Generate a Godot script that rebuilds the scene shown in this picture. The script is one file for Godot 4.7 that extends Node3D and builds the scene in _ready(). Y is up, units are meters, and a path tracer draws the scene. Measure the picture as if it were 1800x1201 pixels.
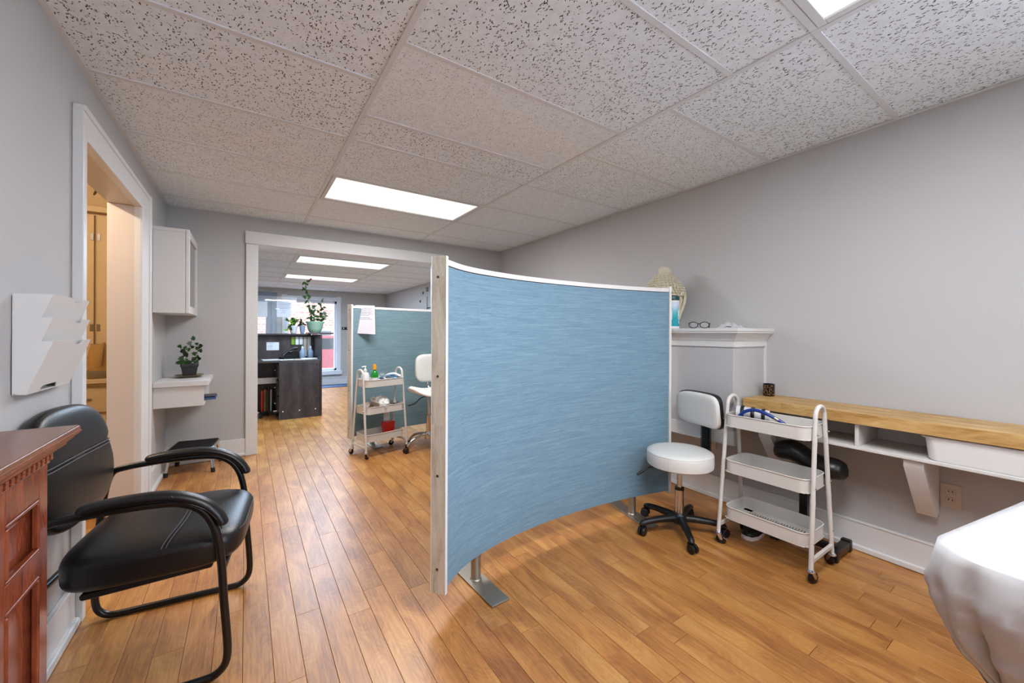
extends Node3D
# A treatment room: curved blue screens, rolling carts, stools, a counter on the right wall and an office seen through the wide opening.
# World: x to the right wall, -z towards the office, y up, metres. The camera stands at x = 0, z = 0.

const CEIL := 2.307          # underside of the ceiling grid in this room
const OFFICE_CEIL := 2.13    # underside of the grid in the office
const XL := -0.586           # left wall
const ZB := -4.606           # wall with the wide opening
const ZF := -9.8             # far wall of the office
const ZN := 3.0              # wall behind the camera
const FAR_X := 2.95
const TURN := -0.0254        # the right wall is not quite square to the room

var M := {}
var taken := {}
var rng := RandomNumberGenerator.new()
var right_frame := Transform3D(Basis(Vector3.UP, TURN), Vector3(2.7954, 0, 0))


# ---------------------------------------------------------------- mesh building
class MB:
	var v := PackedVector3Array()
	var n := PackedVector3Array()
	var uv := PackedVector2Array()
	var c := PackedColorArray()
	var idx := PackedInt32Array()
	var tint := Color(1, 1, 1)

	func vert(p: Vector3, nn: Vector3, t := Vector2.ZERO) -> int:
		v.append(p)
		n.append(nn)
		uv.append(t)
		c.append(tint)
		return v.size() - 1

	func face(a: int, b: int, d: int) -> void:   # counter-clockwise seen from outside
		idx.append_array([a, d, b])

	func quad(a: Vector3, b: Vector3, d: Vector3, e: Vector3, full_uv := false) -> void:
		var nn := (b - a).cross(e - a)
		if nn.length_squared() < 1e-14:
			nn = (d - b).cross(e - b)
		nn = nn.normalized()
		var w := (b - a).length()
		var h := (e - a).length()
		if full_uv:
			w = 1.0
			h = 1.0
		var i := vert(a, nn, Vector2(0, h))
		vert(b, nn, Vector2(w, h))
		vert(d, nn, Vector2(w, 0))
		vert(e, nn, Vector2(0, 0))
		face(i, i + 1, i + 2)
		face(i, i + 2, i + 3)

	func tri(a: Vector3, b: Vector3, d: Vector3) -> void:
		var nn := (b - a).cross(d - a).normalized()
		var i := vert(a, nn)
		vert(b, nn)
		vert(d, nn)
		face(i, i + 1, i + 2)

	# a box with its edges rounded off by bev
	func box(center: Vector3, size: Vector3, bev := 0.0, xf := Transform3D(), uv_off := Vector2.ZERO) -> void:
		var h := size * 0.5
		var bv := minf(bev, minf(h.x, minf(h.y, h.z)) * 0.98)
		var id := {}
		for sx in [-1, 1]:
			for sy in [-1, 1]:
				for sz in [-1, 1]:
					for a in 3:
						var p := Vector3(h.x * sx, h.y * sy, h.z * sz)
						var nn := Vector3.ZERO
						var s := [sx, sy, sz]
						nn[a] = s[a]
						for k in 3:
							if k != a:
								p[k] -= bv * s[k]
						var w := p + center
						var t := Vector2(w.x, -w.y) if a == 2 else (Vector2(w.z, -w.y) if a == 0 else Vector2(w.z, w.x))
						id[[sx, sy, sz, a]] = vert(xf * w, (xf.basis * nn).normalized(), t + uv_off)
		for a in 3:
			var b := (a + 1) % 3
			var d := (a + 2) % 3
			for s in [-1, 1]:
				var q := []
				for st in [[-1, -1], [1, -1], [1, 1], [-1, 1]]:
					var k := [0, 0, 0]
					k[a] = s
					k[b] = st[0]
					k[d] = st[1]
					q.append(id[[k[0], k[1], k[2], a]])
				if s < 0:
					q.reverse()
				face(q[0], q[1], q[2])
				face(q[0], q[2], q[3])
		if bv <= 0.0:
			return
		for a in 3:
			var b := (a + 1) % 3
			var d := (a + 2) % 3
			for sa in [-1, 1]:
				for sb in [-1, 1]:
					var q := []
					for pick in [[a, -1], [a, 1], [b, 1], [b, -1]]:
						var k := [0, 0, 0]
						k[a] = sa
						k[b] = sb
						k[d] = pick[1]
						q.append(id[[k[0], k[1], k[2], pick[0]]])
					if sa * sb > 0:
						q.reverse()
					face(q[0], q[1], q[2])
					face(q[0], q[2], q[3])
		for sx in [-1, 1]:
			for sy in [-1, 1]:
				for sz in [-1, 1]:
					var q := [id[[sx, sy, sz, 0]], id[[sx, sy, sz, 1]], id[[sx, sy, sz, 2]]]
					if sx * sy * sz < 0:
						q.reverse()
					face(q[0], q[1], q[2])

	# a rows x columns sheet of points with smooth normals
	func grid(rows: Array, wrap := false, scale_uv := Vector2(1, 1), flip := false) -> void:
		var r := rows.size()
		var k: int = rows[0].size()
		var first := v.size()
		for i in r:
			for j in k:
				var ja := posmod(j - 1, k) if wrap else maxi(j - 1, 0)
				var jb := posmod(j + 1, k) if wrap else mini(j + 1, k - 1)
				var du: Vector3 = rows[i][jb] - rows[i][ja]
				var dv: Vector3 = rows[mini(i + 1, r - 1)][j] - rows[maxi(i - 1, 0)][j]
				if du.length_squared() < 1e-14:
					var i2 := 1 if i == 0 else r - 2
					du = rows[i2][jb] - rows[i2][ja]
				var nn := du.cross(dv)
				if flip:
					nn = -nn
				vert(rows[i][j], nn.normalized() if nn.length_squared() > 1e-18 else Vector3.UP, Vector2(float(j) / (k - 1) * scale_uv.x, float(i) / (r - 1) * scale_uv.y))
		for i in r - 1:
			for j in (k if wrap else k - 1):
				var a := first + i * k + j
				var b := first + i * k + (j + 1) % k
				var d := b + k
				var e := a + k
				if flip:
					face(a, e, d)
					face(a, d, b)
				else:
					face(a, b, d)
					face(a, d, e)

	# a round or oval bar along points; rad may be a number or one number per point
	func tube(pts: Array, rad, segs := 10, closed := false, side := Vector3.ZERO, flat := 1.0) -> void:
		var k := pts.size()
		var rows := []
		var prev := Vector3.ZERO
		for i in k:
			var a: Vector3 = pts[(i - 1 + k) % k] if closed else pts[maxi(i - 1, 0)]
			var b: Vector3 = pts[(i + 1) % k] if closed else pts[mini(i + 1, k - 1)]
			var t := (b - a).normalized()
			var s := side
			if s == Vector3.ZERO:
				s = prev
				if s == Vector3.ZERO:
					s = t.cross(Vector3.UP) if absf(t.y) < 0.9 else t.cross(Vector3.RIGHT)
			s = (s - t * s.dot(t)).normalized()
			prev = s
			var u := s.cross(t).normalized()
			var rr: float = rad[i] if rad is Array else rad
			var row := []
			for j in segs:
				var g := TAU * j / segs
				row.append(pts[i] + s * cos(g) * rr + u * sin(g) * rr * flat)
			rows.append(row)
		if closed:
			rows.append(rows[0])
		grid(rows, true, Vector2(1, 1), true)
		if not closed:
			for e in [0, k - 1]:
				var t2: Vector3 = (pts[0] - pts[1]).normalized() if e == 0 else (pts[k - 1] - pts[k - 2]).normalized()
				var f := vert(pts[e], t2)
				for j in segs:
					vert(rows[e][j], t2)
				for j in segs:
					if e == 0:
						face(f, f + 1 + j, f + 1 + (j + 1) % segs)
					else:
						face(f, f + 1 + (j + 1) % segs, f + 1 + j)

	# profile of (radius, height) turned about y
	func lathe(prof: Array, segs := 24, xf := Transform3D(), cut := 0.8) -> void:
		var k := prof.size()
		for i in k - 1:
			var a: Vector2 = prof[i]
			var b: Vector2 = prof[i + 1]
			var d := b - a
			if d.length() < 1e-7:
				continue
			var nd := Vector2(d.y, -d.x).normalized()
			var na := nd
			var nb := nd
			if i > 0:
				var e: Vector2 = prof[i] - prof[i - 1]
				if e.length() > 1e-7 and e.normalized().dot(d.normalized()) > cut:
					na = (nd + Vector2(e.y, -e.x).normalized()).normalized()
			if i < k - 2:
				var e: Vector2 = prof[i + 2] - prof[i + 1]
				if e.length() > 1e-7 and e.normalized().dot(d.normalized()) > cut:
					nb = (nd + Vector2(e.y, -e.x).normalized()).normalized()
			var f := v.size()
			for j in segs + 1:
				var g := TAU * j / segs
				var co := cos(g)
				var si := sin(g)
				vert(xf * Vector3(a.x * co, a.y, a.x * si), (xf.basis * Vector3(na.x * co, na.y, na.x * si)).normalized(), Vector2(1.0 - float(j) / segs, float(i) / (k - 1)))
				vert(xf * Vector3(b.x * co, b.y, b.x * si), (xf.basis * Vector3(nb.x * co, nb.y, nb.x * si)).normalized(), Vector2(1.0 - float(j) / segs, float(i + 1) / (k - 1)))
			for j in segs:
				var q := f + j * 2
				face(q, q + 1, q + 3)
				face(q, q + 3, q + 2)

	# a rounded cushion shape
	func pillow(center: Vector3, r: Vector3, e1 := 0.5, e2 := 0.5, xf := Transform3D(), nu := 28, nv := 14) -> void:
		var rows := []
		for i in nv + 1:
			var ph := -PI / 2 + PI * i / nv
			var row := []
			for j in nu:
				var th := TAU * j / nu
				var cp := pow(absf(cos(ph)), e1)
				var p := Vector3(cp * signf(cos(th)) * pow(absf(cos(th)), e2) * r.x, signf(sin(ph)) * pow(absf(sin(ph)), e1) * r.y, cp * signf(sin(th)) * pow(absf(sin(th)), e2) * r.z)
				row.append(xf * (center + p))
			rows.append(row)
		grid(rows, true, Vector2(1, 1), true)

	# polygon in x,y pushed along z from 0 to depth
	func extrude(poly: PackedVector2Array, depth: float, xf := Transform3D(), smooth := 0.75) -> void:
		var area := 0.0
		for i in poly.size():
			var a := poly[i]
			var b := poly[(i + 1) % poly.size()]
			area += a.x * b.y - b.x * a.y
		var p := poly.duplicate()
		if area < 0:
			p.reverse()
		var t := Geometry2D.triangulate_polygon(p)
		for s in 2:
			var nn := (xf.basis * Vector3(0, 0, 1 if s else -1)).normalized()
			var f := v.size()
			for q in p:
				vert(xf * Vector3(q.x, q.y, depth * s), nn, Vector2(q.x, -q.y))
			for i in range(0, t.size(), 3):
				var a := p[t[i]]
				var b := p[t[i + 1]]
				var d := p[t[i + 2]]
				var ccw := (b - a).cross(d - a) > 0
				if ccw == (s == 1):
					face(f + t[i], f + t[i + 1], f + t[i + 2])
				else:
					face(f + t[i], f + t[i + 2], f + t[i + 1])
		var m := p.size()
		for i in m:
			var a := p[i]
			var b := p[(i + 1) % m]
			var d := (b - a).normalized()
			var nd := Vector2(d.y, -d.x)
			var pe := (a - p[(i - 1 + m) % m]).normalized()
			var ne := (p[(i + 2) % m] - b).normalized()
			var na := (nd + Vector2(pe.y, -pe.x)).normalized() if pe.dot(d) > smooth else nd
			var nb := (nd + Vector2(ne.y, -ne.x)).normalized() if ne.dot(d) > smooth else nd
			var l := (b - a).length()
			var f := vert(xf * Vector3(a.x, a.y, 0), (xf.basis * Vector3(na.x, na.y, 0)).normalized(), Vector2(0, 0))
			vert(xf * Vector3(b.x, b.y, 0), (xf.basis * Vector3(nb.x, nb.y, 0)).normalized(), Vector2(0, l))
			vert(xf * Vector3(b.x, b.y, depth), (xf.basis * Vector3(nb.x, nb.y, 0)).normalized(), Vector2(depth, l))
			vert(xf * Vector3(a.x, a.y, depth), (xf.basis * Vector3(na.x, na.y, 0)).normalized(), Vector2(depth, 0))
			face(f, f + 1, f + 2)
			face(f, f + 2, f + 3)

	func mesh() -> ArrayMesh:
		var arr := []
		arr.resize(Mesh.ARRAY_MAX)
		arr[Mesh.ARRAY_VERTEX] = v
		arr[Mesh.ARRAY_NORMAL] = n
		arr[Mesh.ARRAY_TEX_UV] = uv
		arr[Mesh.ARRAY_COLOR] = c
		arr[Mesh.ARRAY_INDEX] = idx
		var am := ArrayMesh.new()
		am.add_surface_from_arrays(Mesh.PRIMITIVE_TRIANGLES, arr)
		return am


func numbered(called: String) -> String:
	if not taken.has(called):
		taken[called] = 0
		return called
	taken[called] += 1
	return "%s_%03d" % [called, taken[called]]


func thing(called: String, label: String, category: String, at := Vector3.ZERO, turn := 0.0, group := "") -> Node3D:
	var o := Node3D.new()
	o.name = numbered(called)
	add_child(o)
	o.position = at
	o.rotation.y = turn
	o.set_meta("label", label)
	o.set_meta("category", category)
	if group != "":
		o.set_meta("group", group)
	return o


# a thing that stands against the right wall, placed in that wall's own axes (x = 0 is the wall face)
func right_thing(called: String, label: String, category: String, at: Vector3, turn := 0.0, group := "") -> Node3D:
	var o := thing(called, label, category, Vector3.ZERO, 0.0, group)
	o.transform = right_frame * Transform3D(Basis(Vector3.UP, turn), at)
	return o


func structure(called: String, label := "", category := "") -> Node3D:
	var o := Node3D.new()
	o.name = called
	add_child(o)
	o.set_meta("kind", "structure")
	if label != "":
		o.set_meta("label", label)
		o.set_meta("category", category)
	return o


func part(parent: Node, called: String, shape, material: Material, xf := Transform3D(), label := "") -> MeshInstance3D:
	var o := MeshInstance3D.new()
	o.name = called
	o.mesh = shape.mesh() if shape is MB else shape
	o.material_override = material
	o.transform = xf
	parent.add_child(o, true)
	if label != "":
		o.set_meta("label", label)
	return o


func again(o: Node3D, at: Vector3, turn: float, label: String) -> Node3D:
	var d: Node3D = o.duplicate()
	d.name = numbered(String(o.name))
	add_child(d)
	d.position = at
	d.rotation.y = turn
	d.set_meta("label", label)
	return d


func one_box(center: Vector3, size: Vector3, bev := 0.002, xf := Transform3D()) -> MB:
	var b := MB.new()
	b.box(center, size, bev, xf)
	return b


func one_tube(pts: Array, rad, segs := 10) -> MB:
	var b := MB.new()
	b.tube(pts, rad, segs)
	return b


func one_lathe(prof: Array, segs := 24, xf := Transform3D()) -> MB:
	var b := MB.new()
	b.lathe(prof, segs, xf)
	return b


func move(x: float, y: float, z: float, turn := 0.0) -> Transform3D:
	return Transform3D(Basis(Vector3.UP, turn), Vector3(x, y, z))


# smooth a poly-line into a curve
func curve(pts: Array, per := 6, closed := false) -> Array:
	var out := []
	var k := pts.size()
	for i in (k if closed else k - 1):
		var p0: Vector3 = pts[(i - 1 + k) % k] if closed else pts[maxi(i - 1, 0)]
		var p1: Vector3 = pts[i]
		var p2: Vector3 = pts[(i + 1) % k]
		var p3: Vector3 = pts[(i + 2) % k] if closed else pts[mini(i + 2, k - 1)]
		for j in per:
			out.append(p1.cubic_interpolate(p2, p0, p3, float(j) / per))
	if not closed:
		out.append(pts[k - 1])
	return out


func rounded_rect(w: float, h: float, r: float, seg := 5) -> PackedVector2Array:
	var p := PackedVector2Array()
	for q in [[1, 1, 0], [-1, 1, 1], [-1, -1, 2], [1, -1, 3]]:
		for i in seg + 1:
			var g: float = (q[2] + float(i) / seg) * PI / 2
			p.append(Vector2(q[0] * (w / 2 - r) + cos(g) * r, q[1] * (h / 2 - r) + sin(g) * r))
	return p


# ---------------------------------------------------------------- materials
func mat(called: String, color: Color, rough := 0.6, metal := 0.0) -> StandardMaterial3D:
	var m := StandardMaterial3D.new()
	m.resource_name = called
	m.albedo_color = color
	m.roughness = rough
	m.metallic = metal
	M[called] = m
	return m


func noise(freq: float, sd: int, oct := 3) -> FastNoiseLite:
	var f := FastNoiseLite.new()
	f.noise_type = FastNoiseLite.TYPE_SIMPLEX_SMOOTH
	f.seed = sd
	f.frequency = freq
	f.fractal_octaves = oct
	return f


func tex(im: Image) -> ImageTexture:
	return ImageTexture.create_from_image(im)


# wood: u runs along the grain
func wood_image(w: int, h: int, dark: Color, mid: Color, light: Color, across: float, figure: float, sd: int, ring := 0.10, blotch := 0.55) -> Image:
	var im := Image.create(w, h, false, Image.FORMAT_RGB8)
	var big := noise(1.0, sd, 3)
	var fine := noise(1.0, sd + 1, 2)
	var wave := noise(1.0, sd + 2, 2)
	for y in h:
		for x in w:
			var fx := float(x) / h
			var fy := float(y) / h
			var bend := wave.get_noise_2d(fx * 1.3, fy * 3.0) * figure
			var rings := sin((fy * across + bend * 9.0) * TAU)
			var b := big.get_noise_2d(fx * 1.1, fy * 4.0 + bend)
			var f := fine.get_noise_2d(fx * 2.6, fy * 55.0) * 1.1 + fine.get_noise_2d(fx * 9.0 + 31.0, fy * 140.0) * 0.7
			var t := 0.5 + b * blotch + rings * ring + f * 0.22
			var col := dark.lerp(mid, clampf(t * 2.0, 0, 1)) if t < 0.5 else mid.lerp(light, clampf(t * 2.0 - 1.0, 0, 1))
			im.set_pixel(x, y, col)
	return im


# mineral-fibre ceiling tile: pinholes and worm tracks
func tile_image(w: int, h: int, holes: int, tracks: int, reach: float, sd: int, dark: Color) -> Image:
	var im := Image.create(w, h, false, Image.FORMAT_RGB8)
	var nz := noise(0.02, sd, 3)
	for y in h:
		for x in w:
			var k := 0.945 + nz.get_noise_2d(x, y) * 0.03
			im.set_pixel(x, y, Color(k * 0.955, k * 0.985, k * 1.005))
	var r := RandomNumberGenerator.new()
	r.seed = sd
	for i in holes:
		var s := r.randi_range(1, 3)
		im.fill_rect(Rect2i(r.randi_range(0, w - 3), r.randi_range(0, h - 3), s, r.randi_range(1, s)), dark.lerp(Color(0.6, 0.58, 0.55), r.randf() * 0.6))
	for i in tracks:
		var p := Vector2(r.randf() * w, r.randf() * h)
		var g := (r.randf() - 0.5) * 1.5 + (PI if r.randf() < 0.5 else 0.0) + PI / 2
		var n := int(r.randf_range(3, reach))
		for k in n:
			p += Vector2(cos(g), sin(g)) * 1.7
			g += (r.randf() - 0.5) * 0.7
			var s := 2 if r.randf() < 0.7 else 3
			im.fill_rect(Rect2i(posmod(int(p.x), w - 4), posmod(int(p.y), h - 4), s, 2), dark)
	return im


# slubby screen cloth; threads run along u
func cloth_image(sz: int, low: Color, high: Color, sd: int) -> Image:
	var im := Image.create(sz, sz, false, Image.FORMAT_RGB8)
	var r := RandomNumberGenerator.new()
	r.seed = sd
	var val := PackedFloat32Array()
	val.resize(sz * sz)
	val.fill(0.55)
	for i in sz * 7:
		var x := r.randi_range(0, sz - 1)
		var y := r.randi_range(0, sz - 1)
		var l := r.randi_range(20, 170)
		var d := (r.randf() - 0.52) * 0.75
		var th := 1 if r.randf() < 0.75 else 2
		for k in l:
			for q in th:
				var at := posmod(y + q, sz) * sz + posmod(x + k, sz)
				val[at] = lerpf(val[at], 0.55 + d, 0.5)
	for y in sz:
		for x in sz:
			var weave := (0.07 if (x / 2 + y / 2) % 2 == 0 else -0.07) + (0.10 if x % 6 == 0 else 0.0) - (0.10 if y % 7 == 0 else 0.0)
			im.set_pixel(x, y, low.lerp(high, clampf(val[y * sz + x] + weave, 0, 1)))
	return im


func written(w: int, h: int, paper: Color, ink: Color, rows: Array, sd: int) -> Image:
	var im := Image.create(w, h, false, Image.FORMAT_RGB8)
	im.fill(paper)
	var r := RandomNumberGenerator.new()
	r.seed = sd
	for row in rows:      # [x0, x1, y, height] as shares of the sheet
		var x: float = row[0] * w
		while x < row[1] * w:
			var l := r.randf_range(0.02, 0.07) * w
			var y0 := int(row[2] * h)
			var hh := maxi(int(row[3] * h), 2)
			var k := 0.0
			while k < l and x + k < row[1] * w:
				var tall := r.randi_range(hh / 2, hh)
				im.fill_rect(Rect2i(int(x + k), y0 + hh - tall, 2, tall), ink)
				im.fill_rect(Rect2i(int(x + k), y0 + hh / 2, 4, 2), ink)
				k += 5
			x += l + 0.018 * w
	return im


func lit(m: StandardMaterial3D, color: Color, power: float) -> void:
	m.emission_enabled = true
	m.emission = color
	m.emission_energy_multiplier = power


func textured(called: String, im: Image, rough: float, scale := Vector3.ONE, tri := false, world := false) -> StandardMaterial3D:
	var m := mat(called, Color.WHITE, rough)
	m.albedo_texture = tex(im)
	m.uv1_scale = scale
	m.uv1_triplanar = tri
	m.uv1_world_triplanar = world
	return m


func grain_height(w: int, h: int, fx: float, fy: float, sd: int) -> ImageTexture:
	var im := Image.create(w, h, false, Image.FORMAT_L8)
	var f := noise(1.0, sd, 3)
	for y in h:
		for x in w:
			var k := 0.5 + 0.5 * f.get_noise_2d(x * fx, y * fy)
			im.set_pixel(x, y, Color(k, k, k))
	return tex(im)


func make_materials() -> void:
	var plaster := grain_height(256, 256, 0.16, 0.16, 5)
	for w in [["wall_grey", Color(0.715, 0.712, 0.71)], ["cream", Color(0.80, 0.70, 0.54)]]:
		var m := mat(w[0], w[1], 0.75)
		m.heightmap_enabled = true
		m.heightmap_texture = plaster
		m.heightmap_scale = 0.05
		m.uv1_triplanar = true
		m.uv1_world_triplanar = true
		m.uv1_scale = Vector3(4, 4, 4)
	mat("trim", Color(0.85, 0.85, 0.845), 0.38)
	mat("warm_jamb", Color(0.83, 0.79, 0.75), 0.42)
	mat("white_paint", Color(0.84, 0.835, 0.825), 0.42)
	mat("cart_white", Color(0.83, 0.815, 0.79), 0.32)
	mat("bright_white", Color(0.90, 0.90, 0.895), 0.38)
	mat("vinyl_white", Color(0.85, 0.85, 0.83), 0.36)
	mat("grid_metal", Color(0.84, 0.855, 0.865), 0.6)
	mat("black_plastic", Color(0.055, 0.055, 0.06), 0.42)
	mat("black_gloss", Color(0.03, 0.03, 0.033), 0.16)
	mat("black_tube", Color(0.045, 0.045, 0.05), 0.32)
	mat("thread", Color(0.30, 0.30, 0.32), 0.5)
	mat("chrome", Color(0.82, 0.82, 0.83), 0.12, 1.0)
	mat("steel", Color(0.64, 0.62, 0.58), 0.42, 0.9)
	mat("steel_dark", Color(0.42, 0.42, 0.42), 0.4, 1.0)
	mat("dark_gap", Color(0.09, 0.085, 0.08), 0.9)
	mat("plaster_bust", Color(0.80, 0.77, 0.68), 0.75)
	mat("paper", Color(0.86, 0.86, 0.85), 0.8)
	mat("paper_grey", Color(0.78, 0.78, 0.79), 0.8)
	mat("blue_tube", Color(0.03, 0.20, 0.50), 0.3)
	mat("navy", Color(0.05, 0.07, 0.20), 0.3)
	mat("leaf", Color(0.16, 0.30, 0.09), 0.5)
	mat("leaf_dark", Color(0.08, 0.19, 0.07), 0.5)
	mat("leaf_light", Color(0.46, 0.62, 0.14), 0.5)
	for k in ["leaf", "leaf_dark", "leaf_light"]:
		M[k].backlight_enabled = true
		M[k].backlight = Color(0.3, 0.4, 0.1)
	mat("stem", Color(0.30, 0.26, 0.12), 0.7)
	mat("soil", Color(0.12, 0.09, 0.07), 0.95)
	mat("pot_charcoal", Color(0.17, 0.17, 0.18), 0.55)
	mat("pot_green", Color(0.55, 0.66, 0.56), 0.25)
	mat("saucer", Color(0.50, 0.44, 0.33), 0.3)
	mat("red_plastic", Color(0.72, 0.09, 0.06), 0.3)
	mat("green_liquid", Color(0.06, 0.52, 0.12), 0.15)
	mat("yellow_cap", Color(0.92, 0.62, 0.05), 0.35)
	mat("purple", Color(0.38, 0.14, 0.42), 0.4)
	mat("mask_blue", Color(0.52, 0.72, 0.86), 0.75)
	mat("blue_book", Color(0.20, 0.34, 0.52), 0.5)
	mat("teal_dark", Color(0.03, 0.28, 0.27), 0.35)
	mat("outlet", Color(0.78, 0.73, 0.68), 0.4)
	mat("rubber", Color(0.06, 0.06, 0.06), 0.7)
	mat("asphalt", Color(0.36, 0.36, 0.37), 0.9)
	mat("stone", Color(0.55, 0.54, 0.52), 0.8)
	mat("car_red", Color(0.42, 0.13, 0.14), 0.35)
	mat("brown_paper", Color(0.62, 0.48, 0.30), 0.8)
	mat("door_blue", Color(0.50, 0.56, 0.64), 0.5)
	mat("frame_white", Color(0.86, 0.89, 0.92), 0.45)
	var sheet := mat("sheet", Color(0.72, 0.72, 0.725), 0.85)
	sheet.rim_enabled = true
	sheet.rim = 0.2
	var gl := mat("glass", Color(0.9, 0.95, 0.95, 0.06), 0.03)
	gl.transparency = BaseMaterial3D.TRANSPARENCY_ALPHA
	var cl := mat("clear_plastic", Color(0.93, 0.95, 0.96, 0.5), 0.12)
	cl.transparency = BaseMaterial3D.TRANSPARENCY_ALPHA
	var smoked := mat("smoked_glass", Color(0.55, 0.55, 0.55, 0.45), 0.06)
	smoked.transparency = BaseMaterial3D.TRANSPARENCY_ALPHA
	var amber := mat("amber_glass", Color(0.80, 0.62, 0.32, 0.55), 0.12)
	amber.transparency = BaseMaterial3D.TRANSPARENCY_ALPHA
	lit(mat("lamp_panel", Color(0.95, 0.95, 0.95), 0.5), Color(1.0, 0.99, 0.97), LAMP_GLOW)
	lit(mat("lamp_warm", Color(0.95, 0.9, 0.8), 0.5), Color(1.0, 0.75, 0.4), 3.0)

	var lea := mat("leather", Color(0.055, 0.055, 0.062), 0.36)
	lea.heightmap_enabled = true
	lea.heightmap_texture = grain_height(256, 256, 0.12, 0.12, 9)
	lea.heightmap_scale = 0.06
	lea.uv1_triplanar = true
	lea.uv1_scale = Vector3(5, 5, 5)

	var fl := textured("floor_wood", wood_image(1536, 512, Color(0.56, 0.355, 0.17), Color(0.715, 0.49, 0.25), Color(0.80, 0.595, 0.345), 4.0, 0.7, 21, 0.06, 0.5), 0.37, Vector3(0.5, 1.5, 1))
	fl.vertex_color_use_as_albedo = true
	fl.metallic_specular = 0.62
	textured("counter_wood", wood_image(1024, 256, Color(0.62, 0.46, 0.24), Color(0.75, 0.60, 0.37), Color(0.82, 0.69, 0.47), 9.0, 0.25, 31), 0.42, Vector3(0.8, 3.2, 1))
	M.counter_wood.vertex_color_use_as_albedo = true
	textured("cherry", wood_image(1024, 256, Color(0.36, 0.155, 0.09), Color(0.48, 0.23, 0.14), Color(0.55, 0.29, 0.185), 6.0, 0.3, 41), 0.24, Vector3(0.8, 3.2, 1))
	textured("cherry_top", wood_image(1024, 256, Color(0.40, 0.24, 0.18), Color(0.46, 0.29, 0.22), Color(0.53, 0.35, 0.27), 6.0, 0.3, 43), 0.22, Vector3(0.8, 3.2, 1))
	textured("espresso", wood_image(512, 256, Color(0.19, 0.165, 0.165), Color(0.25, 0.22, 0.22), Color(0.32, 0.285, 0.285), 8.0, 0.2, 51), 0.34, Vector3(1.0, 2.0, 1))
	textured("limed_wood", wood_image(1024, 256, Color(0.68, 0.64, 0.56), Color(0.80, 0.78, 0.72), Color(0.86, 0.84, 0.78), 4.0, 0.5, 61), 0.5, Vector3(0.7, 6.0, 1))
	textured("cloth_blue", cloth_image(768, Color(0.27, 0.40, 0.49), Color(0.62, 0.745, 0.81), 71), 0.9, Vector3(1.5, 1.5, 1))
	textured("cloth_teal", cloth_image(512, Color(0.29, 0.40, 0.435), Color(0.58, 0.69, 0.72), 72), 0.9, Vector3(1.5, 1.5, 1))
	M.cloth_blue.texture_repeat = true
	textured("tile_coarse", tile_image(1024, 512, 1900, 1450, 7, 81, Color(0.09, 0.085, 0.08)), 0.92)
	textured("tile_fine", tile_image(1024, 512, 5200, 160, 4, 82, Color(0.44, 0.42, 0.40)), 0.92)
	textured("tile_medium", tile_image(1024, 512, 3600, 1000, 5, 83, Color(0.17, 0.165, 0.155)), 0.92)
	var br := Image.create(512, 512, false, Image.FORMAT_RGB8)
	br.fill(Color(0.58, 0.52, 0.48))
	var r := RandomNumberGenerator.new()
	r.seed = 91
	for j in 32:
		for i in range(-1, 17):
			var k := r.randf_range(0.85, 1.12)
			br.fill_rect(Rect2i(i * 32 + (16 if j % 2 else 0) + 1, j * 16 + 1, 29, 13), Color(0.52 * k, 0.33 * k, 0.28 * k))
	textured("brick", br, 0.9, Vector3(0.3, 0.3, 0.3), true, true)


const LAMP_GLOW := 0.74
const LAMP_POWER := 3.3


func _ready() -> void:
	rng.seed = 7
	# camera
	var cam := Camera3D.new()
	cam.name = "camera"
	add_child(cam)
	cam.near = 0.05
	cam.far = 100.0
	cam.projection = Camera3D.PROJECTION_FRUSTUM
	cam.size = cam.near * 1201.0 / 694.87
	cam.frustum_offset = Vector2(0, -cam.near * (600.5 - 585.85) / 694.87)
	cam.position = Vector3(0, 1.1894, 0)
	cam.rotation = Vector3(0, -deg_to_rad(33.951), deg_to_rad(0.215))
	cam.current = true
	# an even overcast sky, seen through the office window and the glazed door
	var env := Environment.new()
	env.background_mode = Environment.BG_COLOR
	env.background_color = Color(0.84, 0.91, 1.0)
	env.background_energy_multiplier = 13.0
	env.tonemap_mode = Environment.TONE_MAPPER_LINEAR
	env.tonemap_exposure = 1.34
	env.sdfgi_enabled = true
	env.ssao_enabled = true
	env.ssil_enabled = true
	var we := WorldEnvironment.new()
	we.name = "world_environment"
	we.environment = env
	add_child(we)

	make_materials()
	build_floor()
	build_ceiling()
	build_walls()
	build_trim()
	build_lights()
	build_outdoors()
	build_screens()
	build_right_wall()
	build_stools()
	build_carts()
	build_sheet_table()
	build_guest_chair()
	build_left_side()
	build_hall()
	build_office()


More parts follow.
